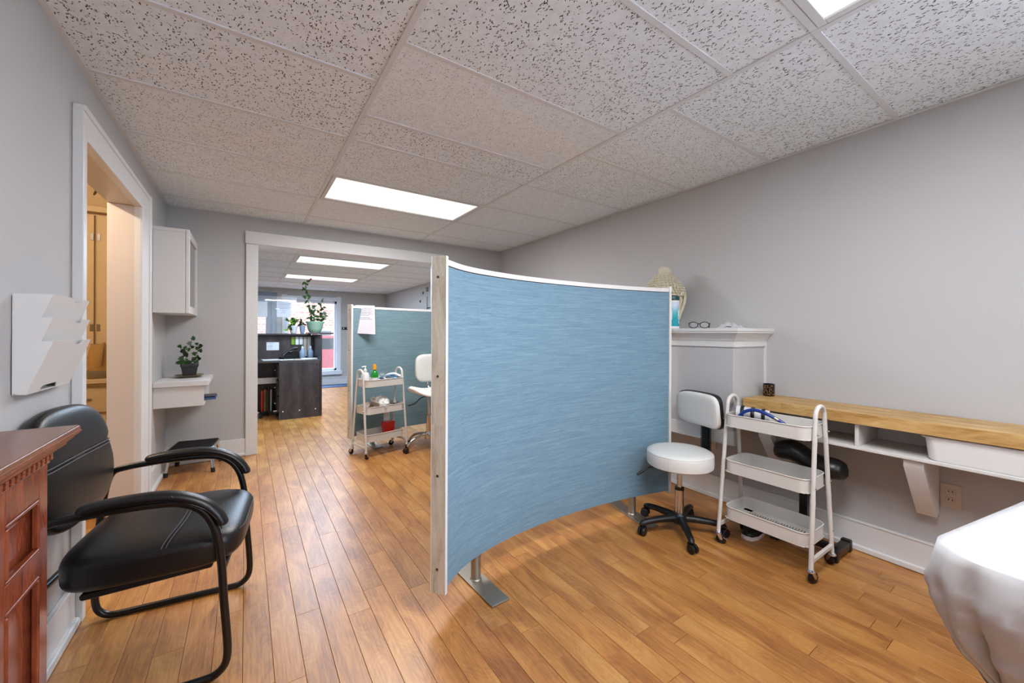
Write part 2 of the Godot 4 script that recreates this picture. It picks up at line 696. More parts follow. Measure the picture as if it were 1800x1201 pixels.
# ---------------------------------------------------------------- floor
func build_floor() -> void:
	var f := structure("floor")
	var slab := MB.new()
	slab.box(Vector3(0.4, -0.062, -3.4), Vector3(6.4, 0.1, 13.0))
	part(f, "subfloor", slab, M.dark_gap)
	var wide := 0.0915
	var made := 0
	var rest := MB.new()
	var row := -14
	while true:
		var x0 := -0.006 + row * wide
		if x0 > 2.93:
			break
		var z := ZN - 0.02 - rng.randf() * 1.2
		var z_from := ZN - 0.02
		while z_from > ZF + 0.02:
			var z_to := maxf(z, ZF + 0.02)
			var k := rng.randf_range(0.88, 1.05)
			var warm := rng.randf_range(0.93, 1.03)
			var tone := Color(k, k * warm, k * warm * rng.randf_range(0.9, 1.02))
			var off := Vector2(rng.randf() * 7.0, rng.randf() * 5.0)
			var in_view := z_to < -0.15 and z_from > -9.5 and x0 > XL - 0.12
			if z_from < ZB:
				in_view = in_view and x0 > 0.0 and x0 < 2.1
			# nothing of the floor right of this line is inside the picture
			if z_from > -1.2 and x0 < 0.35:
				in_view = false
			var m := MB.new() if in_view and made < 298 else rest
			m.tint = tone
			m.box(Vector3(x0 + wide / 2, -0.006, (z_from + z_to) / 2), Vector3(wide - 0.0008, 0.012, z_from - z_to - 0.0008), 0.0012, Transform3D(), off)
			if m != rest:
				part(f, "plank", m, M.floor_wood)
				made += 1
			z_from = z_to
			z = z_to - rng.randf_range(0.75, 1.45)
		row += 1
	var rp := part(f, "plank_field", rest, M.floor_wood)
	rp.set_meta("kind", "stuff")


# ---------------------------------------------------------------- ceiling
func tile_mesh(w: float, d: float) -> ArrayMesh:
	var b := MB.new()
	var h := 0.014
	var x := w / 2
	var z := d / 2
	b.quad(Vector3(-x, 0, -z), Vector3(x, 0, -z), Vector3(x, 0, z), Vector3(-x, 0, z), true)
	for i in 4:
		b.uv[i] = Vector2(b.uv[i].x * w / 1.22, b.uv[i].y * d / 0.61)
	b.quad(Vector3(-x, h, z), Vector3(x, h, z), Vector3(x, h, -z), Vector3(-x, h, -z))
	b.quad(Vector3(-x, 0, z), Vector3(x, 0, z), Vector3(x, h, z), Vector3(-x, h, z))
	b.quad(Vector3(x, 0, -z), Vector3(-x, 0, -z), Vector3(-x, h, -z), Vector3(x, h, -z))
	b.quad(Vector3(x, 0, z), Vector3(x, 0, -z), Vector3(x, h, -z), Vector3(x, h, z))
	b.quad(Vector3(-x, 0, -z), Vector3(-x, 0, z), Vector3(-x, h, z), Vector3(-x, h, -z))
	return b.mesh()


func lay_tiles(c: Node3D, x0: float, x1: float, cuts: Array, y: float, kinds: Array, skip: Array) -> void:
	for i in cuts.size() - 1:
		var za: float = cuts[i]
		var zb: float = cuts[i + 1]
		if i > 0:
			part(c, "cross_bar", one_box(Vector3((x0 + x1) / 2, y + 0.010, za), Vector3(x1 - x0 - 0.024, 0.020, 0.024), 0.001), M.grid_metal)
		if i in skip:
			continue
		var w := x1 - x0 - 0.006
		var d := za - zb - 0.006
		var t := part(c, "ceiling_tile", tile_mesh(w, d), M[kinds[mini(i, kinds.size() - 1)]])
		t.position = Vector3((x0 + x1) / 2, y + 0.004 + rng.randf() * 0.002, (za + zb) / 2)
		t.rotation = Vector3((rng.randf() - 0.5) * 0.003, PI if rng.randf() < 0.5 else 0.0, (rng.randf() - 0.5) * 0.002)


func build_ceiling() -> void:
	var c := structure("ceiling")
	part(c, "slab", one_box(Vector3(0.4, 2.56, -3.4), Vector3(6.4, 0.1, 13.0), 0.0), M.white_paint)
	var t1 := 0.495
	var t2 := 1.745
	var rows := [ZN]
	for k in range(-5, 7):
		var z := -0.588 - 0.6096 * k
		if z < ZN - 0.05 and z > ZB + 0.1:
			rows.append(z)
	rows.append(ZB)
	lay_tiles(c, XL + 0.012, t1, rows, CEIL, ["tile_coarse", "tile_coarse", "tile_coarse", "tile_coarse", "tile_coarse", "tile_coarse", "tile_coarse", "tile_coarse", "tile_coarse", "tile_medium", "tile_medium", "tile_fine", "tile_medium"], [])
	lay_tiles(c, t2, 2.93, rows, CEIL, ["tile_coarse", "tile_coarse", "tile_coarse", "tile_coarse", "tile_coarse", "tile_coarse", "tile_coarse", "tile_medium", "tile_medium", "tile_fine", "tile_fine", "tile_fine"], [])
	var mid := [ZN, 2.460, 1.850, 1.241, 0.631, 0.022, -0.588, -0.893, -1.503, -2.112, -2.417, -3.026, -3.636, -4.246, ZB]
	lay_tiles(c, t1, t2, mid, CEIL, ["tile_coarse", "tile_coarse", "tile_coarse", "tile_coarse", "tile_coarse", "tile_coarse", "tile_coarse", "tile_coarse", "tile_fine", "tile_coarse", "tile_medium", "tile_fine", "tile_fine", "tile_fine"], [1, 5, 11])
	for x in [t1, t2]:
		part(c, "main_bar", one_box(Vector3(x, CEIL + 0.010, (ZN + ZB) / 2), Vector3(0.024, 0.021, ZN - ZB), 0.001), M.grid_metal)
	part(c, "wall_angle", one_box(Vector3(XL + 0.011, CEIL + 0.001, (ZN + ZB) / 2), Vector3(0.022, 0.003, ZN - ZB), 0.0), M.grid_metal)
	part(c, "wall_angle", one_box(Vector3(-0.011, CEIL + 0.001, (ZN + ZB) / 2 - 0.02), Vector3(0.024, 0.003, ZN - ZB + 0.1), 0.0), M.grid_metal, right_frame)
	part(c, "wall_angle", one_box(Vector3((XL + 2.92) / 2, CEIL + 0.001, ZB + 0.011), Vector3(2.92 - XL, 0.003, 0.022), 0.0), M.grid_metal)
	# office
	var orow := [ZB - 0.14]
	for k in 9:
		var z := -4.85 - 0.6096 * k
		if z > ZF + 0.1:
			orow.append(z)
	orow.append(ZF)
	lay_tiles(c, 0.515, 1.70, orow, OFFICE_CEIL, ["tile_medium"], [2, 5])
	lay_tiles(c, -0.70, 0.515, orow, OFFICE_CEIL, ["tile_medium"], [])
	lay_tiles(c, -1.60, -0.70, orow, OFFICE_CEIL, ["tile_medium"], [])
	lay_tiles(c, 1.70, 2.86, orow, OFFICE_CEIL, ["tile_medium"], [])
	for x in [-0.70, 0.515, 1.70]:
		part(c, "main_bar", one_box(Vector3(x, OFFICE_CEIL + 0.010, (ZB - 0.14 + ZF) / 2), Vector3(0.024, 0.021, ZB - 0.14 - ZF), 0.001), M.grid_metal)


# ---------------------------------------------------------------- walls
func wall(called: String, boxes: Array, material: Material, xf := Transform3D()) -> void:
	var w := structure(called)
	var b := MB.new()
	for q in boxes:      # [x0, x1, y0, y1, z0, z1]
		b.box(Vector3((q[0] + q[1]) / 2, (q[2] + q[3]) / 2, (q[4] + q[5]) / 2), Vector3(absf(q[1] - q[0]), q[3] - q[2], absf(q[5] - q[4])))
	part(w, "surface", b, material, xf)


func build_walls() -> void:
	var top := 2.50
	wall("wall_left", [[XL - 0.12, XL, 0, top, ZN, -2.338], [XL - 0.12, XL, 2.0, top, -2.338, -3.42], [XL - 0.12, XL, 0, top, -3.42, ZB]], M.wall_grey)
	wall("wall_back", [[-1.9, 0.074, 0, top, ZB, ZB - 0.14], [0.074, 1.975, 2.065, top, ZB, ZB - 0.14], [1.975, 3.1, 0, top, ZB, ZB - 0.14]], M.wall_grey)
	wall("wall_right", [[0, 0.14, 0, top, 0.7, ZB - 0.06], [0, 0.14, 0, 0.92, 2.8, 0.7], [0, 0.14, 2.18, top, 2.8, 0.7], [0, 0.14, 0, top, ZN + 0.1, 2.8]], M.wall_grey, right_frame)
	wall("wall_behind", [[-1.9, 3.1, 0, top, ZN, ZN + 0.14]], M.wall_grey)
	# office
	wall("wall_office_right", [[2.86, 3.0, 0, top, ZB - 0.14, ZF]], M.wall_grey)
	wall("wall_office_left", [[-1.74, -1.6, 0, top, ZB - 0.14, ZF]], M.wall_grey)
	wall("wall_office_far", [[-1.74, -0.45, 0, top, ZF, ZF - 0.16], [-0.45, 0.46, 1.93, top, ZF, ZF - 0.16], [0.46, 0.72, 0, top, ZF, ZF - 0.16],
		[0.72, 1.74, 1.90, top, ZF, ZF - 0.16], [0.72, 1.74, 0, 0.32, ZF, ZF - 0.16], [1.74, 3.0, 0, top, ZF, ZF - 0.16]], M.wall_grey)
	# side room behind the left doorway
	wall("wall_hall_left", [[-1.94, -1.80, 0, top, -0.9, -4.9]], M.cream)
	wall("wall_hall_near", [[-1.94, XL - 0.12, 0, top, -0.9, -1.04]], M.cream)
	wall("wall_hall_end", [[-1.94, XL - 0.12, 0, top, -4.602, -4.592]], M.cream)


# ---------------------------------------------------------------- casings, baseboards, window and door
func build_trim() -> void:
	var t := structure("trim_1")
	# doorway in the left wall: opening from z -2.362 to -3.395
	var xo := XL + 0.035
	part(t, "near_casing", one_box(Vector3((XL + xo) / 2, 1.058, -2.340), Vector3(0.035, 2.116, 0.044), 0.004), M.trim)
	part(t, "far_casing", one_box(Vector3(XL + 0.0165, 1.06, -3.540), Vector3(0.033, 2.12, 0.29), 0.003), M.trim)
	part(t, "far_band", one_box(Vector3(XL + 0.022, 1.062, -3.662), Vector3(0.044, 2.124, 0.046), 0.006), M.trim)
	part(t, "far_bead", one_box(Vector3(XL + 0.020, 0.99, -3.425), Vector3(0.040, 1.98, 0.055), 0.005), M.trim)
	part(t, "header", one_box(Vector3(XL + 0.0171, 2.052, -3.0), Vector3(0.0342, 0.136, 1.358), 0.003), M.trim)
	part(t, "header_band", one_box(Vector3(XL + 0.021, 2.106, -3.0), Vector3(0.042, 0.028, 1.368), 0.006), M.trim)
	part(t, "header_bead", one_box(Vector3(XL + 0.020, 1.990, -2.88), Vector3(0.040, 0.022, 1.04), 0.004), M.trim)
	part(t, "head_jamb", one_box(Vector3(XL - 0.045, 1.992, -2.879), Vector3(0.155, 0.016, 1.08), 0.002), M.warm_jamb)
	part(t, "far_jamb", one_box(Vector3(XL - 0.045, 0.992, -3.408), Vector3(0.155, 1.984, 0.024), 0.003), M.warm_jamb)
	part(t, "near_jamb", one_box(Vector3(XL - 0.045, 0.992, -2.350), Vector3(0.155, 1.984, 0.024), 0.003), M.warm_jamb)
	t = structure("trim_2")
	# wide opening into the office: x 0.094 to 1.895
	part(t, "side_casing", one_box(Vector3(0.047, 1.022, ZB + 0.011), Vector3(0.098, 2.045, 0.022), 0.003), M.trim)
	part(t, "side_casing", one_box(Vector3(2.004, 1.022, ZB + 0.011), Vector3(0.098, 2.045, 0.022), 0.003), M.trim)
	part(t, "header", one_box(Vector3(1.024, 2.1065, ZB + 0.013), Vector3(2.066, 0.121, 0.026), 0.003), M.trim)
	part(t, "jamb", one_box(Vector3(0.084, 1.022, ZB - 0.07), Vector3(0.022, 2.045, 0.18), 0.003), M.trim)
	part(t, "jamb", one_box(Vector3(1.965, 1.022, ZB - 0.07), Vector3(0.022, 2.045, 0.18), 0.003), M.trim)
	part(t, "head_jamb", one_box(Vector3(1.024, 2.0555, ZB - 0.07), Vector3(1.90, 0.021, 0.178), 0.003), M.trim)
	# baseboards
	var b := structure("baseboard_left")
	for q in [[ZN, -2.316], [-3.688, ZB]]:
		part(b, "board", one_box(Vector3(XL + 0.008, 0.08, (q[0] + q[1]) / 2), Vector3(0.016, 0.16, q[0] - q[1]), 0.003), M.trim)
		part(b, "cap", one_box(Vector3(XL + 0.011, 0.165, (q[0] + q[1]) / 2), Vector3(0.022, 0.014, q[0] - q[1]), 0.004), M.trim)
		part(b, "shoe", one_box(Vector3(XL + 0.020, 0.017, (q[0] + q[1]) / 2), Vector3(0.024, 0.034, q[0] - q[1]), 0.008), M.trim)
	b = structure("baseboard_back")
	part(b, "board", one_box(Vector3((XL - 0.002) / 2, 0.083, ZB + 0.008), Vector3(-XL - 0.002, 0.166, 0.016), 0.003), M.trim)
	part(b, "shoe", one_box(Vector3((XL - 0.002) / 2, 0.014, ZB + 0.019), Vector3(-XL - 0.002, 0.028, 0.022), 0.007), M.trim)
	part(b, "board", one_box(Vector3(2.48, 0.083, ZB + 0.008), Vector3(0.84, 0.166, 0.016), 0.003), M.trim)
	b = structure("baseboard_right")
	part(b, "board", one_box(Vector3(-0.008, 0.079, -0.8), Vector3(0.016, 0.158, 7.5), 0.003), M.trim, right_frame)
	part(b, "cap", one_box(Vector3(-0.010, 0.158, -0.8), Vector3(0.020, 0.012, 7.5), 0.004), M.trim, right_frame)
	part(b, "shoe", one_box(Vector3(-0.018, 0.017, -0.8), Vector3(0.022, 0.034, 7.5), 0.008), M.trim, right_frame)
	b = structure("baseboard_office")
	part(b, "board", one_box(Vector3(1.66, 0.075, ZF + 0.010), Vector3(2.4, 0.15, 0.020), 0.003), M.trim)
	part(b, "cap", one_box(Vector3(1.66, 0.160, ZF + 0.016), Vector3(2.4, 0.026, 0.032), 0.004), M.trim)
	part(b, "board", one_box(Vector3(2.85, 0.075, -7.3), Vector3(0.02, 0.15, 4.9), 0.003), M.trim)
	# office window
	var w := structure("window_1")
	for q in [[0.69, 1.11, 0.09, 1.80], [1.775, 1.11, 0.09, 1.80]]:
		part(w, "side_casing", one_box(Vector3(q[0], q[1], ZF + 0.012), Vector3(q[2], q[3], 0.024), 0.003), M.frame_white)
	part(w, "head_casing", one_box(Vector3(1.232, 1.945, ZF + 0.014), Vector3(1.20, 0.09, 0.028), 0.003), M.frame_white)
	part(w, "sill", one_box(Vector3(1.232, 0.275, ZF + 0.03), Vector3(1.22, 0.09, 0.06), 0.004), M.frame_white)
	for x in [0.745, 1.715]:
		part(w, "sash_side", one_box(Vector3(x, 1.11, ZF - 0.06), Vector3(0.05, 1.58, 0.06), 0.003), M.frame_white)
	for y in [0.345, 1.875]:
		part(w, "sash_rail", one_box(Vector3(1.23, y, ZF - 0.06), Vector3(1.02, 0.05, 0.06), 0.003), M.frame_white)
	part(w, "pane", one_box(Vector3(1.23, 1.11, ZF - 0.06), Vector3(0.93, 1.49, 0.006), 0.0), M.glass)
	# the window in the right wall, beside and behind the camera, that lights the left wall
	w = structure("window_2")
	for z in [0.73, 1.75, 2.77]:
		part(w, "sash_side", one_box(Vector3(0.06, 1.55, z), Vector3(0.06, 1.26, 0.06), 0.003), M.frame_white, right_frame)
	for y in [0.95, 2.15]:
		part(w, "sash_rail", one_box(Vector3(0.06, y, 1.75), Vector3(0.06, 0.06, 2.10), 0.003), M.frame_white, right_frame)
	part(w, "pane", one_box(Vector3(0.06, 1.55, 1.75), Vector3(0.006, 1.16, 2.02), 0.0), M.glass, right_frame)
	# glazed office door beside it
	var d := structure("door_1")
	part(d, "casing", one_box(Vector3(0.505, 0.97, ZF + 0.012), Vector3(0.09, 1.94, 0.024), 0.003), M.door_blue)
	part(d, "head_casing", one_box(Vector3(0.03, 1.985, ZF + 0.014), Vector3(1.04, 0.10, 0.028), 0.003), M.door_blue)
	part(d, "stile", one_box(Vector3(0.405, 0.965, ZF - 0.05), Vector3(0.11, 1.93, 0.045), 0.003), M.door_blue)
	part(d, "stile", one_box(Vector3(-0.40, 0.965, ZF - 0.05), Vector3(0.10, 1.93, 0.045), 0.003), M.door_blue)
	part(d, "top_rail", one_box(Vector3(0.0, 1.85, ZF - 0.05), Vector3(0.70, 0.16, 0.045), 0.003), M.door_blue)
	part(d, "bottom_rail", one_box(Vector3(0.0, 0.15, ZF - 0.05), Vector3(0.70, 0.30, 0.045), 0.003), M.door_blue)
	part(d, "pane", one_box(Vector3(0.0, 1.035, ZF - 0.05), Vector3(0.70, 1.47, 0.006), 0.0), M.glass)


# ---------------------------------------------------------------- lamps
func ceiling_light(label: String, x: float, y: float, z: float, w: float, d: float, power: float, tone: Color, group: String) -> void:
	var t := thing("ceiling_light", label, "light", Vector3(x, y, z), 0.0, group)
	for s in [-1, 1]:
		part(t, "frame", one_box(Vector3(0, 0.004, s * (d / 2 - 0.014)), Vector3(w, 0.016, 0.028), 0.002), M.grid_metal)
		part(t, "frame", one_box(Vector3(s * (w / 2 - 0.014), 0.004, 0), Vector3(0.028, 0.016, d - 0.056), 0.002), M.grid_metal)
	part(t, "housing", one_box(Vector3(0, 0.045, 0), Vector3(w - 0.01, 0.05, d - 0.01), 0.0), M.grid_metal)
	part(t, "diffuser", one_box(Vector3(0, 0.009, 0), Vector3(w - 0.05, 0.006, d - 0.05), 0.001), M.lamp_panel)
	var a := AreaLight3D.new()
	a.name = "lamp"
	a.area_size = Vector2(w - 0.06, d - 0.06)
	a.light_energy = power
	a.light_color = tone
	a.area_range = 12.0
	a.area_attenuation = 2.0
	a.shadow_enabled = true
	t.add_child(a)
	a.position = Vector3(0, -0.004, 0)
	a.rotation.x = -PI / 2


func build_lights() -> void:
	var warm := Color(0.985, 0.985, 1.0)
	var cool := Color(0.80, 0.90, 1.0)
	ceiling_light("long flat ceiling light panel before the office opening", 1.12, CEIL + 0.002, -3.331, 1.218, 0.582, LAMP_POWER, warm, "")
	ceiling_light("flat ceiling light panel above the treatment area between coarse tiles", 1.12, CEIL + 0.002, -0.283, 1.218, 0.582, LAMP_POWER, warm, "")
	ceiling_light("flat ceiling light panel at the rear end of the treatment room", 1.12, CEIL + 0.002, 2.155, 1.218, 0.582, LAMP_POWER, warm, "")
	ceiling_light("long office ceiling light panel above the reception desk", 1.1075, OFFICE_CEIL + 0.002, -5.764, 1.16, 0.582, LAMP_POWER * 1.5, cool, "")
	ceiling_light("long office ceiling light panel nearest the street window", 1.1075, OFFICE_CEIL + 0.002, -7.593, 1.16, 0.582, LAMP_POWER * 1.5, cool, "")
	ceiling_light("narrow strip light under the office ceiling just past the opening", 0.33, OFFICE_CEIL - 0.014, -5.07, 1.22, 0.16, LAMP_POWER * 0.3, cool, "")


# ---------------------------------------------------------------- what the office window looks out on
func build_outdoors() -> void:
	var g := structure("street_ground")
	part(g, "paving", one_box(Vector3(2, -0.35, -20), Vector3(60, 0.1, 20), 0.0), M.asphalt)
	part(g, "pavement", one_box(Vector3(2, -0.25, -17.6), Vector3(60, 0.1, 2.2), 0.0), M.stone)
	var t := thing("brick_building", "red brick building with small stone framed windows across the street", "building", Vector3(2.2, -0.2, -19.0))
	part(t, "facade", one_box(Vector3(0, 3.5, -0.2), Vector3(24, 7, 0.4), 0.0), M.brick)
	part(t, "plinth", one_box(Vector3(0, 0.2, 0.02), Vector3(24, 0.4, 0.1), 0.0), M.stone)
	for x in [-5.0, -3.1, -1.2, 0.7, 2.6, 4.5]:
		for y in [1.05, 4.0]:
			var f := part(t, "window_frame", one_box(Vector3(x, y, 0.01), Vector3(0.62, 1.0, 0.08), 0.01), M.stone)
			part(f, "pane", one_box(Vector3(x, y, 0.05), Vector3(0.46, 0.82, 0.02), 0.0), M.black_gloss)
	t = thing("parked_car", "red car parked on the street outside the office window", "car", Vector3(2.5, -0.3, -14.6))
	var side := PackedVector2Array([Vector2(-2.1, 0.28), Vector2(-2.15, 0.62), Vector2(-2.0, 0.85), Vector2(-1.35, 0.93), Vector2(-0.75, 1.36), Vector2(0.55, 1.40), Vector2(1.15, 0.96), Vector2(1.95, 0.84), Vector2(2.12, 0.6), Vector2(2.1, 0.28)])
	var b := MB.new()
	b.extrude(side, 1.6, move(0, 0, -0.8))
	part(t, "body", b, M.car_red)
	b = MB.new()
	b.extrude(PackedVector2Array([Vector2(-1.15, 0.95), Vector2(-0.70, 1.29), Vector2(0.50, 1.33), Vector2(0.98, 0.97)]), 1.62, move(0, 0, -0.81))
	part(t, "side_windows", b, M.black_gloss)
	for x in [-1.3, 1.3]:
		for z in [-0.72, 0.72]:
			b = MB.new()
			b.lathe([Vector2(0.0, -0.1), Vector2(0.33, -0.1), Vector2(0.33, 0.1), Vector2(0.0, 0.1)], 20, Transform3D(Basis(Vector3.RIGHT, PI / 2), Vector3(x, 0.33, z)))
			part(t, "wheel", b, M.rubber)


# ---------------------------------------------------------------- curved cloth screens
func screen(label: String, plan: Array, y0: float, y1: float, cloth: Material, feet: Array, bolts: Array) -> void:
	var t := thing("curved_screen", label, "partition", Vector3(plan[4].x, 0, plan[4].z))
	var o := t.position
	var line := curve(plan.map(func(p): return p - o), 5)
	var k := line.size()
	var back := []
	var length := 0.0
	for i in k:
		var d: Vector3 = (line[mini(i + 1, k - 1)] - line[maxi(i - 1, 0)]).normalized()
		back.append(line[i] + Vector3(d.z, 0, -d.x) * 0.052)
		if i > 0:
			length += (line[i] - line[i - 1]).length()
	var at := func(p: Vector3, y: float) -> Vector3: return Vector3(p.x, y, p.z)
	var b := MB.new()
	var rows := []
	for y in [y0, (y0 + y1) / 2, y1 - 0.028]:
		rows.append(line.map(func(p): return at.call(p, y)))
	b.grid(rows, false, Vector2(length, y1 - y0), false)
	for i in b.v.size():
		b.uv[i].y = (y1 - y0) - b.uv[i].y
	part(t, "cloth_front", b, cloth)
	b = MB.new()
	rows = []
	for y in [y0, y1 - 0.028]:
		rows.append(back.map(func(p): return at.call(p, y)))
	b.grid(rows, false, Vector2(length, y1 - y0), true)
	part(t, "cloth_back", b, cloth)
	b = MB.new()
	b.grid([line.map(func(p): return at.call(p, y0)), back.map(func(p): return at.call(p, y0))], false, Vector2(length, 0.05), true)
	part(t, "cloth_underside", b, cloth)
	# top rail in two lengths, slightly proud of the cloth
	for q in [[0, k / 3], [k / 3, k - 1]]:
		b = MB.new()
		var ring := []
		for i in range(q[0], q[1] + 1):
			var d: Vector3 = (back[i] - line[i]).normalized()
			var f: Vector3 = line[i] - d * 0.003
			var g: Vector3 = back[i] + d * 0.003
			ring.append([at.call(f, y1 - 0.024), at.call(f, y1), at.call(g, y1), at.call(g, y1 - 0.024)])
		for i in ring.size() - 1:
			for j in 4:
				b.quad(ring[i][j], ring[i + 1][j], ring[i + 1][(j + 1) % 4], ring[i][(j + 1) % 4])
		for e in [ring[0], ring[ring.size() - 1]]:
			b.quad(e[0], e[1], e[2], e[3])
		part(t, "top_rail", b, M.bright_white)
	# end boards
	for e in [0, k - 1]:
		var dir: Vector3 = (line[1] - line[0]).normalized() if e == 0 else (line[k - 1] - line[k - 2]).normalized()
		var basis := Basis(dir, Vector3.UP, dir.cross(Vector3.UP))
		var c: Vector3 = (line[e] + back[e]) / 2 + dir * (-0.009 if e == 0 else 0.009)
		var h := y1 - y0 + 0.03
		var xf := Transform3D(basis, Vector3(c.x, y0 - 0.018 + h / 2, c.z))
		b = MB.new()
		b.box(Vector3.ZERO, Vector3(0.018, h, 0.064), 0.002)
		for i in b.v.size():      # grain runs up the board
			b.uv[i] = Vector2(b.v[i].y, b.v[i].z)
		var board := part(t, "end_board", b, M.limed_wood, xf)
		part(board, "edge_band", one_box(Vector3(0, 0, 0.033), Vector3(0.019, h, 0.003), 0.001), M.bright_white)
		part(board, "edge_band", one_box(Vector3(0, 0, -0.033), Vector3(0.019, h, 0.003), 0.001), M.bright_white)
		for yb in bolts:
			var s := -1.0 if e == 0 else 1.0
			var cap := MB.new()
			cap.lathe([Vector2(0.0055, 0.0), Vector2(0.0055, 0.0016), Vector2(0.0, 0.0016)], 12, Transform3D(Basis(Vector3.FORWARD, s * PI / 2), Vector3(s * 0.009, yb - (y0 - 0.018 + h / 2), -0.003)))
			part(board, "bolt", cap, M.steel_dark)
	for f in feet:        # [x, z, turn, length]
		var p := Vector3(f[0] - o.x, 0, f[1] - o.z)
		part(t, "foot_plate", one_box(Vector3(0, 0.005, -f[3] * 0.02), Vector3(0.094, 0.009, f[3]), 0.002), M.steel, move(p.x, 0, p.z, f[2]))
		part(t, "foot_post", one_lathe([Vector2(0.028, 0.010), Vector2(0.024, 0.015), Vector2(0.0235, y0 + 0.02)], 24, move(p.x, 0, p.z)), M.steel)


func build_screens() -> void:
	var a := [Vector3(0.688, 0, -1.508), Vector3(0.80, 0, -1.590), Vector3(0.93, 0, -1.647), Vector3(1.148, 0, -1.70), Vector3(1.35, 0, -1.722), Vector3(1.569, 0, -1.728), Vector3(1.80, 0, -1.716), Vector3(2.024, 0, -1.690), Vector3(2.21, 0, -1.655), Vector3(2.362, 0, -1.620)]
	screen("large curved sky-blue cloth screen on steel plates beside the white stool", a, 0.132, 1.494, M.cloth_blue, [[0.921, -1.672, 0.05, 0.44], [2.108, -1.712, -0.22, 0.40]], [0.215, 0.60, 1.01, 1.42])
	var c := [Vector3(0.896, 0, -4.222), Vector3(1.0, 0, -4.26), Vector3(1.12, 0, -4.296), Vector3(1.3, 0, -4.336), Vector3(1.5, 0, -4.366), Vector3(1.72, 0, -4.385), Vector3(1.95, 0, -4.39), Vector3(2.15, 0, -4.38), Vector3(2.35, 0, -4.35)]
	screen("curved grey-teal cloth screen with a paper notice by the office opening", c, 0.132, 1.462, M.cloth_teal, [[1.12, -4.322, 0.1, 0.40], [2.15, -4.40, -0.1, 0.40]], [0.215, 0.60, 1.01, 1.42])
	# the notice hung over the second screen
	var n := thing("paper_notice", "white printed sheet hung over the teal screen", "paper", Vector3(1.045, 1.466, -4.258), -0.28)
	var im := written(256, 400, Color(0.82, 0.81, 0.83), Color(0.22, 0.22, 0.26), [[0.1, 0.85, 0.08, 0.03], [0.1, 0.8, 0.13, 0.03], [0.1, 0.88, 0.18, 0.03], [0.1, 0.84, 0.23, 0.03], [0.1, 0.9, 0.28, 0.03], [0.12, 0.7, 0.33, 0.03], [0.12, 0.75, 0.42, 0.03], [0.12, 0.85, 0.47, 0.03]], 301)
	var pm := textured("notice_print", im, 0.8)
	var b := MB.new()
	b.quad(Vector3(-0.10, -0.285, 0.044), Vector3(0.085, -0.295, 0.044), Vector3(0.075, 0.004, 0.012), Vector3(-0.11, 0.004, 0.012), true)
	b.quad(Vector3(0.085, -0.295, 0.042), Vector3(-0.10, -0.285, 0.042), Vector3(-0.11, 0.004, 0.010), Vector3(0.075, 0.004, 0.010), true)
	part(n, "sheet", b, pm)
	part(n, "fold", one_box(Vector3(-0.018, 0.006, -0.018), Vector3(0.185, 0.002, 0.062), 0.0), M.paper)


# ---------------------------------------------------------------- counter, mantel and what lies on them
func outlet(label: String, y: float, z: float) -> void:
	var t := right_thing("wall_outlet", label, "outlet", Vector3(0, y, z))
	part(t, "plate", one_box(Vector3(-0.003, 0, 0), Vector3(0.006, 0.115, 0.072), 0.002), M.outlet)
	for s in [-1, 1]:
		var f := part(t, "socket", one_box(Vector3(-0.007, s * 0.0195, 0), Vector3(0.003, 0.029, 0.034), 0.001), M.outlet)
		for d in [-1, 1]:
			part(f, "slot", one_box(Vector3(-0.0087, s * 0.0195 + 0.003, d * 0.0065), Vector3(0.001, 0.009, 0.0026), 0.0), M.dark_gap)


